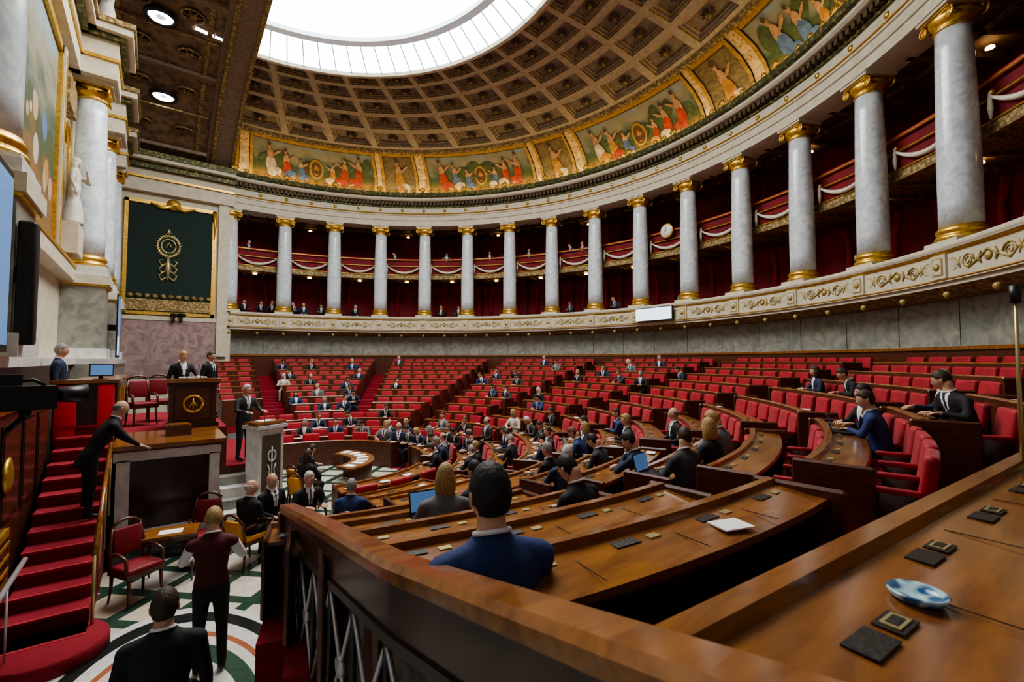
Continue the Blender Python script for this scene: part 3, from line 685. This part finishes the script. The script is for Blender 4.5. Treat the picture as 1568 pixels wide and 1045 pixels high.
pd.bx(-4.76,-3.80,-1.36,-.3,2.98,3.04,WOOD); pd.bx(-3.92,-3.84,-1.1,2.6,1.96,2.98,WOODD); pd.bx(-4.5,-3.8,-.3,2.6,2.98,3.04,WOOD)
for y in (-.7,0,.7): pd.box((-3.83,y,2.5),(.03,.3,.7),GOLD)
pd.obj('president_desk')
mo=MB(); mo.box((0,0,.18),(.36,.03,.24),BLACK); mo.box((0,-.018,.18),(.33,.004,.2),SCRB); mo.box((0,.02,.03),(.06,.04,.08),BLACK); mo.box((0,.02,.008),(.2,.14,.015),BLACK); mo.obj('desk_monitor',(-4.1,-1.0,3.04),rad(20))
lc=MB()
lc.bx(-.42,.42,-.22,.3,0,.98,WOODT); lc.bx(-.50,.50,-.30,.36,.98,1.05,WOOD); lc.bx(-.46,.46,-.26,.32,.92,.98,WOODD); lc.bx(-.47,.47,-.27,.3,0,.10,WOODD)
lc.bx(-.34,.34,-.235,-.22,.16,.88,WOODD); lc.bx(-.31,.31,-.245,-.235,.19,.85,WOODT)
lc.tube([(.17*math.cos(a),-.26,.52+.17*math.sin(a)) for a in [j*2*pi/20 for j in range(21)]],.028,GOLD,6)
lc.tube([(-.07,-.26,.45),(0,-.26,.56),(.07,-.26,.47)],.025,GOLD,5); lc.tube([(0,-.26,.40),(0,-.26,.64)],.02,GOLD,5)
lc.box((0,.05,1.08),(.5,.34,.02),PAPER); 
for x in (-.12,.12): lc.tube([(x,-.2,1.05),(x,-.15,1.25),(x*.8,-.02,1.36)],[.008,.007,.012],BLACK,5)
lc.obj('orator_wooden_lectern',(-2.62,-.55,1.95),0)
l2=MB()
l2.bx(-.30,.30,-.22,.22,0,1.90,WHITE); l2.bx(-.36,.36,-.28,.28,1.90,1.97,WHITE); l2.bx(-.22,.22,-.235,-.22,.15,1.75,M('taupe_panel',(.11,.085,.06),.5)); l2.bx(-.36,.36,-.28,.28,0,.12,WHITE)
l2.tube([(.09*math.cos(a),-.245,1.30+.12*math.sin(a)) for a in [j*2*pi/16 for j in range(17)]],.018,WHITE,5)
for sx in (-1,1): l2.tube([(0,-.245,.7),(sx*.08,-.245,.85),(sx*.05,-.245,1.0),(sx*.1,-.245,1.12)],.015,WHITE,5)
l2.tube([(0,-.245,.6),(0,-.245,1.5)],.015,WHITE,5)
l2.box((0,0,2.02),(.7,.46,.05),WOOD); l2.box((0,.0,2.055),(.34,.26,.01),PAPER)
for x in (-.15,.15): l2.tube([(x,-.2,2.02),(x,-.16,2.25),(x*.8,-.05,2.35)],[.007,.007,.012],BLACK,5)
l2.obj('minister_lectern',(-1.30,-1.25,0),rad(25))

def chair_mesh(seatm,frm,h=1.0):
    m=MB()
    for x,y in ((-.2,-.2),(.2,-.2),(-.2,.2),(.2,.2)):
        m.tube([(x,y,.42),(x*1.02,y*1.02,.2),(x*1.1,y*1.15,0)],[.026,.02,.014],frm,6)
    m.box((0,0,.42),(.48,.46,.06),frm); q=rbox(.46,.44,.09,.035); m.tm([(q[0],q[1],seatm,True)],Matrix.Translation((0,0,.47)))
    for x in(-.21,.21): m.tube([(x,-.2,.42),(x,-.24,.75),(x*.8,-.28,h-.02)],[.024,.022,.02],frm,6)
    m.tube([(-.19,-.28,h-.04),(-.1,-.29,h+.03),(0,-.29,h+.05),(.1,-.29,h+.03),(.19,-.28,h-.04)],.024,frm,6)
    q=rbox(.36,.06,.38,.028); m.tm([(q[0],q[1],seatm,True)],Matrix.Translation((0,-.25,h-.25))@Matrix.Rotation(rad(8),4,'X'))
    for x in(-.23,.23): m.tube([(x,-.22,.68),(x,.0,.70),(x,.17,.66),(x,.19,.44)],[.02,.022,.024,.02],frm,6)
    return m
DRED=M('dark_red_upholstery',(.20,.006,.015),.6)
cm=chair_mesh(DRED,WOODT,1.05); c1=cm.obj('red_upholstered_armchair',(-3.42,-4.25,0),rad(-150)); inst(c1,'red_upholstered_armchair',(-2.58,-3.45,0),rad(160))
inst(c1,'red_upholstered_armchair',(-3.2,1.2,1.95),rad(180)); inst(c1,'red_upholstered_armchair',(-3.5,.5,1.95),rad(200))
tb=MB(); tb.box((0,0,.72),(.7,.5,.04),WOOD); tb.box((0,0,.67),(.64,.44,.07),WOODT); tb.box((0,-.05,.745),(.3,.21,.008),PAPER)
for x,y in((-.3,-.2),(.3,-.2),(.3,.2),(-.3,.2)): tb.tube([(x,y,.66),(x,y,.3),(x,y,0)],[.028,.02,.015],WOODT,6)
tb.obj('small_writing_table',(-3.02,-3.8,0),rad(-10))
oc=chair_mesh(ORANGE,WOODT,.85); c2=None
for p,rz in (((-1.25,-5.2),-10),((-.6,-4.85),-30),((-.55,-1.6),-60),((-.4,-.75),-70)):
    if c2 is None: c2=oc.obj('ochre_leather_chair',(*p,0),rad(rz))
    else: inst(c2,'ochre_leather_chair',(*p,0),rad(rz))
stt=MB(); stt.revolve([(1.0,.70),(1.6,.70),(1.6,.75),(1.0,.75)],-70,40,24,WOOD,closed=True,caps=True); stt.revolve([(1.5,0),(1.5,.7),(1.54,.7),(1.54,0)],-70,40,24,WOODT,closed=True,caps=True)
for j in range(7): stt.box((0,0,0),(.21,.3,.01),PAPER,mtx=frame(1.3,-60+15*j,.757))
stt.obj('stenographers_curved_table')

ck=MB(); ck.lathe([(0,.0),(.34,0),(.36,.05),(.30,.08),(.28,.06)],(0,0,0),28,GOLD,mtx=Matrix.Rotation(-pi/2,4,'X')); ck.lathe([(0,.07),(.29,.07),(.29,.085),(0,.085)],(0,0,0),28,PAPER,mtx=Matrix.Rotation(-pi/2,4,'X'))
ck.tube([(0,.10,0),(0,.10,.2)],.012,BLACK,4); ck.tube([(0,.10,0),(.12,.10,-.06)],.014,BLACK,4)
p=P(15.88,cth(9.48),9.6); ck.obj('gallery_clock',p,rad(cth(9.48))+pi/2)
ds=MB(); ds.box((0,0,0),(2.0,.10,.62),BLACK); ds.box((0,.055,0),(1.94,.01,.56),SCRW); p=P(14.85,cth(9.45),5.55); ds.obj('gallery_display_screen',p,rad(cth(9.45))+pi/2)
for p in ((-2.6,14.9,5.6),(-2.3,14.9,5.62)):
    q=MB(); q.box((0,0,0),(.2,.3,.18),BLACK); q.tube([(0,-.15,0),(0,-.3,-.02)],.07,BLACK,10); q.tube([(0,0,-.1),(0,.1,-.3),(0,.3,-.35)],.03,BLACK,6); q.obj('remote_tv_camera',p,rad(20))
mc=MB(); mc.lathe([(.07,0),(.07,.02),(.02,.04),(0,.05)],(0,0,0),12,BRASS); mc.tube([(0,0,.03),(0,0,.7),(.02,0,1.15)],[.014,.012,.010],BRASS,8); mc.tube([(.02,0,1.15),(.03,0,1.27)],[.028,.034],BLACK,10)
mc.obj('standing_microphone',(1.42,-12.46,2.655))
tc=MB(); tc.box((0,0,0),(.26,.46,.26),BLACK); tc.tube([(0,.23,.02),(0,.32,.02),(0,.50,.02)],[.08,.09,.11],BLACK,14); tc.tube([(0,.50,.02),(0,.505,.02)],[.085,.085],IRON,14); tc.box((0,-.15,.2),(.16,.22,.12),BLACK); tc.tube([(0,.15,.13),(0,.05,.2),(0,-.1,.17)],.02,BLACK,6)
tc.box((-.15,-.05,.08),(.06,.16,.10),IRON); tc.tube([(0,0,-.13),(0,0,-.22)],.05,BLACK,8); tc.tube([(0,0,-.2),(-.1,-.1,-.33),(-.25,-.12,-.40)],.03,BLACK,8)
tc.obj('broadcast_television_camera',(-4.40,-5.55,2.99),rad(-75))
lp=MB(); lp.box((0,0,.01),(.33,.23,.018),BLACK); 
m_=Matrix.Translation((0,.12,.02))@Matrix.Rotation(rad(-15),4,'X'); lp.box((0,0,.11),(.33,.012,.22),BLACK,mtx=m_); lp.box((0,-.008,.11),(.30,.004,.19),LAPT,mtx=m_)
lpo=None
for k,dg in ((7,-81),(6,-97),(4,-49),(2,-33),(9,-70),(1,-22)):
    r=RK[k]; p=P(r,dg,fl(r)+.765)
    if lpo is None: lpo=lp.obj('open_laptop',p,rad(dg)+pi/2)
    else: inst(lpo,'open_laptop',p,rad(dg)+pi/2)

# ------------------------------------------------------------------ people
SKIN=M('skin',(.56,.32,.22),.5); SHIRT=M('white_shirt',(.75,.76,.80),.7); TIE=M('dark_tie',(.03,.02,.05),.6); SHOE=M('black_shoes',(.01,.01,.012),.35)
EYEW=M('eye_white',(.8,.8,.8),.3); IRIS=M('iris_dark',(.03,.02,.015),.2); LIP=M('lips',(.40,.12,.10),.5)
SUITS=[M('suit_'+n,c,.8,0,tuple(a*.75 for a in c),60) for n,c in (('black',(.012,.012,.015)),('navy',(.018,.03,.075)),('charcoal',(.035,.036,.04)),('blue',(.020,.045,.16)),('grey',(.16,.16,.17)),('burgundy',(.10,.012,.02)),('cream',(.6,.55,.45)),('teal',(.02,.12,.16)))]
HAIRS=[M('hair_'+n,c,.6,0,tuple(a*.6 for a in c),70,stretch=(1,1,.2),bump=.4) for n,c in (('black',(.012,.010,.009)),('brown',(.05,.028,.015)),('grey',(.28,.27,.26)),('white',(.62,.60,.57)),('blond',(.45,.30,.12)),('auburn',(.16,.06,.025)))]

def capsule(mb,p0,p1,r0,r1):
    p0=Vector(p0);p1=Vector(p1);d=(p1-p0).normalized()
    mb.tube([p0-d*r0*.95,p0-d*r0*.65,p0,p1,p1+d*r1*.65,p1+d*r1*.95],[r0*.3,r0*.78,r0,r1,r1*.78,r1*.3],None,10)
def head(mb,mtx,hair,sk,hr,female=False):
    nu,nv=24,18
    def sph(f):
        vs=[]
        for i in range(nv+1):
            ph=pi*i/nv
            for j in range(nu):
                t=2*pi*j/nu; vs.append(f(Vector((math.sin(ph)*math.cos(t),math.sin(ph)*math.sin(t),math.cos(ph)))))
        fs=[(i*nu+j,(i+1)*nu+j,(i+1)*nu+(j+1)%nu,i*nu+(j+1)%nu) for i in range(nv) for j in range(nu)]
        return vs,fs
    def base(d):
        x,y,z=d.x*.078,d.y*.098,d.z*.122
        if z<0:
            k=-z/.12; x*=1-.30*k*k; 
            if y<0: y*=1-.30*k
            else: y*=1-.10*k
        return Vector((x,y,z))
    def face(d):
        p=base(d); x,y,z=p
        if y>0:
            y+=.022*math.exp(-(x/.012)**2-((z+.022)/.018)**2)+.008*math.exp(-(x/.05)**2-((z-.03)/.012)**2)
            y-=.010*(math.exp(-((abs(x)-.031)/.014)**2-((z-.004)/.014)**2))
            y+=.007*math.exp(-(x/.024)**2-((z+.062)/.012)**2)+.006*math.exp(-(x/.02)**2-((z+.102)/.016)**2)
        return mtx@Vector((x,y,z))
    v,f=sph(face); mb.add(v,f,sk,True)
    def hairf(d):
        p=base(d)
        yn=d.y
        line=.055 if yn>.55 else (-.02+ (.075)*(max(0,(yn-.1))/.45) if yn>.1 else (-.075 if yn<-.4 else -.04))
        if hair=='bald': line=.02 if abs(yn)<.5 or yn>0 else -.06
        on=p.z>line
        if hair=='bald' and (p.z>.05 or yn>.1): on=False
        if hair=='long' and yn<.35 : on=True
        s=1.11 if on else .88
        if hair=='long' and yn<.35 and p.z<.02:
            k=(.02-p.z)/.14; q=Vector((p.x*(1.2+.35*k)/max(.45,math.sqrt(max(1e-3,1-d.z**2)))**.6,(p.y*1.15-.012),p.z-.16*k)); return mtx@q
        q=p*s; q.z+=.006 if on else 0; q+=Vector((math.sin(d.x*23+d.z*17),math.sin(d.y*19),math.sin(d.x*31))) *.0018
        return mtx@q
    v,f=sph(hairf); mb.add(v,f,hr,True)
    for sx in(-1,1):
        mb.lathe([(0,-.012),(.009,-.008),(.012,0),(.009,.008),(0,.012)],(0,0,0),10,EYEW,mtx=mtx@Matrix.Translation((sx*.031,.082,.004)))
        mb.lathe([(0,-.006),(.006,0),(0,.006)],(0,0,0),8,IRIS,mtx=mtx@Matrix.Translation((sx*.031,.0925,.004)))
        mb.tube([(sx*.018,.095,.022),(sx*.032,.097,.026),(sx*.046,.086,.021)],.0035,hr,5,mtx=mtx)
        mb.lathe([(0,-.034),(.012,-.026),(.016,-.008),(.021,.012),(.016,.028),(0,.034)],(0,0,0),10,sk,mtx=mtx@Matrix.Translation((sx*.082,-.005,-.006))@Matrix.Rotation(sx*.25,4,'Z'),sx=.45)
    mb.tube([(-.023,.090,-.060),(-.01,.0975,-.059),(0,.0985,-.061),(.01,.0975,-.059),(.023,.090,-.060)],.0045,LIP,5,mtx=mtx)
def hand(mb,w,d,n,side,curl=.5,sk=None):
    w=Vector(w);d=Vector(d).normalized();n=Vector(n);n=(n-d*n.dot(d)).normalized();s=d.cross(n)*side
    vs=[];rr=[(-.02,.026,.020),(.02,.034,.017),(.06,.042,.015),(.09,.040,.012)]
    for a,wd,th in rr:
        for j in range(8):
            t=2*pi*j/8; vs.append(w+d*a+s*math.cos(t)*wd+n*math.sin(t)*th)
    fs=[(i*8+j,i*8+(j+1)%8,(i+1)*8+(j+1)%8,(i+1)*8+j) for i in range(3) for j in range(8)]+[tuple(range(7,-1,-1)),tuple(24+j for j in range(8))]
    mb.add(vs,fs,sk,True)
    for k,(off,L) in enumerate(((.030,.072),(.010,.082),(-.010,.077),(-.029,.060))):
        b=w+d*.085+s*off; q=[b]; dd=d.copy()
        for i,fr in enumerate((.45,.30,.25)):
            ang=curl*(.5+.35*i+.06*k); dd=(dd*math.cos(ang)+n*math.sin(ang)).normalized() if i==0 else (dd*math.cos(ang*.8)+(n*1)*math.sin(ang*.8)).normalized(); q.append(q[-1]+dd*L*fr)
        mb.tube(q,[.0095,.009,.008,.0055],sk,6)
    b=w+d*.02+s*.032; q=[b,b+(d*.7+s*.7)*.035,b+(d*.95+s*.55+n*.2)*.062,b+(d*1.1+s*.4+n*.4)*.082]
    mb.tube(q,[.012,.011,.010,.007],sk,6)
LEGM=M('black_trousers',(.012,.012,.014),.8)
def person(name,seated=True,lean=.06,arms=None,hair='short',yaw=0,pitch=0,statue=None,vox=.021,female=False,vest=False,robe=False,side=0):
    mb=MB(); suit,shirt,sk,hr,tie,shoe=(SUITS[0],SHIRT,SKIN,HAIRS[1],TIE,SHOE)
    pz=.54 if seated else .95
    src=MB(); prims=[]
    def cp(a,b,r0,r1,tag): capsule(src,a,b,r0,r1); prims.append((Vector(a),Vector(b),r0,r1,tag))
    ly=lambda z:(z-pz)*lean*2
    lx=lambda z:max(0,(z-pz))*side
    k=.92 if female else 1
    secs_=[(-.06,.165,.125),(.02,.172,.130),(.14,.160*k,.120),(.28,.180*k,.127),(.38,.200*k,.124),(.45,.195*k,.108),(.50,.13*k,.085),(.545,.072,.068)]
    if not seated: secs_=[(-.17,.150,.115)]+secs_
    if robe: secs_=[(-.9,.26,.22),(-.5,.22,.18)]+secs_
    vs=[]
    for dz,rx,ry in secs_:
        for j in range(16):
            t=2*pi*j/16; vs.append((lx(pz+dz)+rx*math.cos(t),ly(pz+max(dz,-.2))+ry*math.sin(t),pz+dz))
    n=len(secs_); fs=[(i*16+j,i*16+(j+1)%16,(i+1)*16+(j+1)%16,(i+1)*16+j) for i in range(n-1) for j in range(16)]+[tuple(range(15,-1,-1)),tuple((n-1)*16+j for j in range(16))]
    src.add(vs,fs,None)
    nk=Vector((lx(pz+.5),ly(pz+.5),pz+.5)); hc=Vector((lx(pz+.6),ly(pz+.55)+.025,pz+.685))
    cp(nk,nk*.25+hc*.75,.064,.058,'skin')
    slv='shirt' if vest else 'suit'
    for sx in(-1,1):
        sh_=Vector((lx(pz+.43)+sx*.205*k,ly(pz+.44),pz+.43)); cp((lx(pz+.46)+sx*.07,ly(pz+.46),pz+.475),sh_,.055,.066,'suit')
        el,wr,hd,hn,cu=arms[0 if sx<0 else 1]; el=Vector((lx(pz+.2)+sx*(el[0]+.015),el[1]+ly(pz+.2)*.6,pz+el[2])); wr=Vector((sx*wr[0]+(side*.45 if wr[2]>.4 else 0),wr[1],pz+wr[2]))
        cp(sh_,el,.062,.048,slv); cp(el,el+(wr-el)*.86,.047,.035,slv); cp(el+(wr-el)*.84,wr,.031,.027,'shirt')
        hand(mb,wr,(sx*hd[0],hd[1],hd[2]),(sx*hn[0],hn[1],hn[2]),-sx,cu,sk)
        if seated:
            kn=Vector((sx*.13,.40,.53)); an=Vector((sx*.13,.36,.10)); cp((sx*.09,0,pz),kn,.085,.062,'leg'); cp(kn,an,.060,.042,'leg'); cp(an-Vector((0,.02,.04)),an+Vector((0,.15,-.055)),.042,.034,'shoe')
        else:
            kn=Vector((sx*.105,.015,.50)); an=Vector((sx*.115,-.02,.10)); cp((sx*.085,0,.90),kn,.095,.066,'leg'); cp(kn,an,.062,.048,'leg'); cp(an-Vector((0,.02,.04)),an+Vector((0,.16,-.055)),.042,.034,'shoe')
    me=src.mesh('src'); ob=bpy.data.objects.new('tmp',me); scene.collection.objects.link(ob)
    r=ob.modifiers.new('r','REMESH'); r.mode='VOXEL'; r.voxel_size=vox; r.use_smooth_shade=True
    s=ob.modifiers.new('s','SMOOTH'); s.factor=.5; s.iterations=4
    dg=bpy.context.evaluated_depsgraph_get(); m2=bpy.data.meshes.new_from_object(ob.evaluated_get(dg)); bpy.data.objects.remove(ob)
    leg=LEGM if vest else suit
    tags={'suit':suit,'leg':leg,'skin':sk,'shirt':shirt,'shoe':shoe}
    for q in (suit,shirt,sk,hr,tie,shoe): mb.mi(q)
    o=len(mb.v); mb.v+=[tuple(v.co) for v in m2.vertices]
    for p in m2.polygons:
        c=p.center; best=1e9; tg='suit'
        for a,b,r0,r1,t in prims:
            ab=b-a; u=max(0,min(1,(c-a).dot(ab)/ab.length_squared)); dd=(c-a-ab*u).length-(r0+(r1-r0)*u)
            if dd<best: best=dd; tg=t
        if best>.012: tg='suit'
        yy_=c.y-ly(c.z); xx_=c.x-lx(c.z)
        if c.z>pz+.47 and math.hypot(xx_,yy_)<.10:
            tg='skin' if c.z>pz+.548-.35*yy_ else 'suit'
        mat_=tags[tg]
        if vest and tg=='suit' and c.z<pz+.02: mat_=leg
        if tg!='skin' and tg!='shoe' and p.normal.y>.35 and yy_>.03 and c.z>pz+.18 and abs(xx_)<.008+(c.z-pz-.18)*.19 and abs(xx_)<.07:
            mat_=tie if abs(xx_)<.02 and not female else shirt
        mb.f.append([o+i for i in p.vertices]); mb.m.append(mb.mi(mat_)); mb.sm.append(True)
    bpy.data.meshes.remove(m2)
    cr=[]
    for j in range(25):
        a=2*pi*j/24; yy_=.071*math.sin(a); z_=pz+.550-.35*yy_; cr.append((lx(z_)+.070*math.cos(a),ly(z_)+yy_+.002,z_))
    mb.tube(cr,.011,shirt,6)
    mt=Matrix.Translation(nk)@Matrix.Rotation(rad(yaw),4,'Z')@Matrix.Rotation(rad(-pitch),4,'X')@Matrix.Translation(hc-nk)
    head(mb,mt,hair,sk,hr,female)
    if statue:
        for i in range(len(mb.mats)): mb.mats[i]=statue
    me=mb.mesh(name); return me
def put(me,name,loc,face_deg,suit=0,hr=1,sc=1,shirt=None):
    o=bpy.data.objects.new(name,me); scene.collection.objects.link(o); o.location=loc; o.rotation_euler=(0,0,rad(face_deg-90)); o.scale=(sc,)*3
    for i,m_ in enumerate(me.materials):
        if m_ in SUITS: o.material_slots[i].link='OBJECT'; o.material_slots[i].material=SUITS[suit]
        if m_ in HAIRS: o.material_slots[i].link='OBJECT'; o.material_slots[i].material=HAIRS[hr]
        if m_==SHIRT and shirt: o.material_slots[i].link='OBJECT'; o.material_slots[i].material=shirt
    return o
desk=((.26,.12,.22),(.14,.36,.27),(-.4,.9,0),(0,0,-1),.25)
deskn=((.21,.12,.20),(.10,.36,.27),(-.4,.9,0),(0,0,-1),.25)
desk2=((.25,.16,.24),(.06,.38,.28),(-.7,.6,-.1),(0,0,-1),.5)
chin=((.24,.26,.26),(.05,.22,.50),(-.2,-.1,1),(0,-1,0),1.0)
lap=((.24,.05,.20),(.13,.27,.12),(-.5,.8,-.1),(0,0,-1),.4)
down=((.25,-.02,.17),(.27,.06,-.07),(0,.1,-1),(-1,0,0),.45)
lect=((.27,.12,.22),(.2,.36,.20),(-.2,1,-.1),(0,0,-1),.3)
reach=((.25,.32,.22),(.2,.56,.08),(-.1,1,-.3),(0,0,-1),.3)
PA=person('seated_a',True,.06,(desk,desk)); PB=person('seated_b',True,.16,(desk2,desk),pitch=25); PC=person('seated_c',True,.12,(desk2,chin),yaw=20,pitch=8)
PD=person('seated_d',True,.07,(desk,desk2),'long',yaw=-15,female=True); PE=person('seated_e',True,.02,(lap,lap),'bald',yaw=-25)
PF=person('seated_near',True,.05,(deskn,deskn),vox=.013); PG=person('seated_phone',True,.10,(chin,desk2),yaw=10,pitch=20)
PH=person('seated_turned',True,.03,(lap,desk2),'short',yaw=48,side=-.12); PI_=person('seated_leaning_over',True,.14,(desk2,desk),'short',yaw=-42,pitch=14,side=.20)
SA=person('standing_down',False,.0,(down,down),vox=.016); SB=person('standing_lectern',False,.06,(lect,lect),'short'); SC=person('standing_lean',False,.27,(reach,reach),'bald',pitch=10)
SD=person('standing_woman',False,.0,(lect,down),'short',female=True,pitch=12); SV=person('standing_vest',False,.0,(lect,lect),'short',female=True,pitch=12,vest=True,vox=.016)
ST=person('statue_mesh',False,.0,(chin,down),'long',statue=STONE,robe=True)
put(ST,'niche_statue',(-5.12,3.95,7.0),0,sc=1.05)
for xc,yc in ((-4.9,-3.8),(-4.7,5.15),(-4.7,9.1)): put(ST,'cornice_statue',(xc,yc,13.1),0,sc=1.3)
put(SA,'standing_man_in_dark_suit',(-3.2,-8.65,0),80,0,1)
put(SV,'standing_woman_in_burgundy_vest',(-2.74,-6.7,0),80,5,4)
put(SC,'leaning_usher',(-4.04,-3.35,.85+.17),15,0,2)
put(SB,'speaker_standing_at_lectern',(-1.62,-.45,1.08),-60,2,3)
put(SA,'man_standing_on_tribune',(-4.72,-.7,1.95),0,1,2)
put(SD,'woman_at_orator_lectern',(-2.80,.15,1.95),-70,0,4,.95)
put(SA,'usher_standing_behind',(-2.2,.9,1.95),-40,0,1,.95)
put(PF,'seated_deputy_close',(-2.13,-11.2,fl(10.46)-.02),75,3,0,1.10)
for p,rz in (((-2.0,-3.95),-60),((-1.6,-3.55),-150),((-1.0,-3.84),-170)): inst(c2,'ochre_leather_chair',(*p,0),rad(rz))
put(PE,'seated_usher',(-2.0,-3.95,.0),30,0,3,1.03); put(PE,'seated_usher',(-1.6,-3.6,0),-60,0,2,1.03); put(PA,'seated_usher',(-1.05,-3.84,0),-80,0,3,1.03)
put(PA,'seated_stenographer',(-.6,-4.85,0),60,3,2); put(PD,'seated_stenographer',(-.55,-1.6,0),30,0,1); put(PB,'seated_stenographer',(-.4,-.75,0),20,0,1)
V=[PA,PB,PC,PD,PE,PG,PH,PI_]
dep="11,82 11,76 9,80 8,82 8,76 11,67 9,65 12,57 7,54 6,74 7,67 6,66 5,64 4,72 4,66 2,73 1,65 1,78 1,53 0,36 0,8 0,26 1,40 1,31 0,16 0,-1 0,-10 1,5 0,-19 0,-28 0,-45 1,-36 1,-43 8,31 9,29 6,22 9,24 8,21 6,17 6,7 5,1 4,-16 12,23 11,18 9,7 10,4 9,-4 11,0 9,-9 12,-3 10,-15 5,80 1,-2 1,-22 1,-50 3,-7 2,-30 3,-53 3,-40 2,-5 2,-44 3,-20 2,8 2,20 4,-72 4,-56 4,-42 5,-41 4,-49 6,-55 7,-66 7,-69.5 7,-74.5 6,-76 7,-80.5 10,-43 10,-50 9,-66 9,-70 10,-64.5 10,-68 6,-97 5,-91 7,-91 5,-80 3,50 2,60 2,-26 1,-12 3,-30 5,-52 5,-70".split()
spec={'7,-74.5':(3,0,4),'6,-97':(3,4,4),'3,-7':(3,6,4),'5,80':(3,3,1),'9,-70':(2,3,1),'9,-66':(3,0,0),'10,-64.5':(6,1,2),'10,-68':(7,0,1),'8,82':(3,6,3),'6,-76':(5,1,0),'7,-80.5':(7,2,1),'7,-91':(1,0,0),'5,-91':(0,0,0),'4,-49':(3,1,4),'10,-50':(1,0,1)}
for i,s_ in enumerate(dep):
    k,dg=s_.split(','); k=int(k); dg=float(dg); r=RK[k]+.43
    v_,su,ha=spec.get(s_,(rnd.choice((0,1,1,2,3,4,5,6,6,7,7)),rnd.choice((0,0,1,1,1,2,2,3,4)),rnd.choice((0,0,1,1,1,2,2,3,4,5))))
    put(V[v_],'seated_deputy',P(r,dg,fl(RK[k])-(.06 if s_=='7,-91' else 0)),dg+180+rnd.uniform(-22,22),su,ha,rnd.uniform(.96,1.04))
for i,b_ in enumerate((.3,.6,.8,1.25,1.4,1.75,2.4,4.3,4.7,7.25,7.7,8.25,8.75,9.6,9.72,12.4)):
    t=cth(b_); p=P(16.7,t,5.5); put(V[(i*5)%8],'gallery_spectator',p,t+180+rnd.uniform(-20,20),rnd.choice((0,0,1,2,4)),rnd.choice((0,1,1,2,4)))
for i,b_ in enumerate((.35,3.3,3.9,4.4,4.8,5.4,5.75,6.3,6.75,7.3,7.5,7.8,8.8,9.35,9.8)):
    t=cth(b_); p=P(16.75,t,8.88); put(V[(i*5+2)%8],'gallery_spectator',p,t+180+rnd.uniform(-20,20),rnd.choice((0,0,1,2,4)),rnd.choice((0,1,1,2,4)))

# ------------------------------------------------------------------ light
def area(name,loc,rot,size,power,col,sy=None):
    l=bpy.data.lights.new(name,'AREA'); l.energy=power; l.color=col; l.size=size; l.shape='DISK' if sy is None else 'RECTANGLE'
    if sy: l.size_y=sy
    o=bpy.data.objects.new(name,l); o.location=loc; o.rotation_euler=rot; scene.collection.objects.link(o)
area('skylight_daylight',(2.0,0,16.0),(0,0,0),11,2200,(1.0,.95,.87))
wd=bpy.data.worlds.new('World'); scene.world=wd; wd.use_nodes=True; wd.node_tree.nodes['Background'].inputs[0].default_value=(.95,.93,.92,1); wd.node_tree.nodes['Background'].inputs[1].default_value=.30

cam=bpy.data.cameras.new('Camera'); co=bpy.data.objects.new('Camera',cam); scene.collection.objects.link(co)
co.location=(-3.3,-12.8,3.4); co.rotation_euler=(rad(90+2.45),0,rad(-38)); cam.lens=16.07; cam.sensor_width=36; cam.clip_start=.05
cam.dof.use_dof=True; cam.dof.focus_distance=8; cam.dof.aperture_fstop=2.8
scene.camera=co
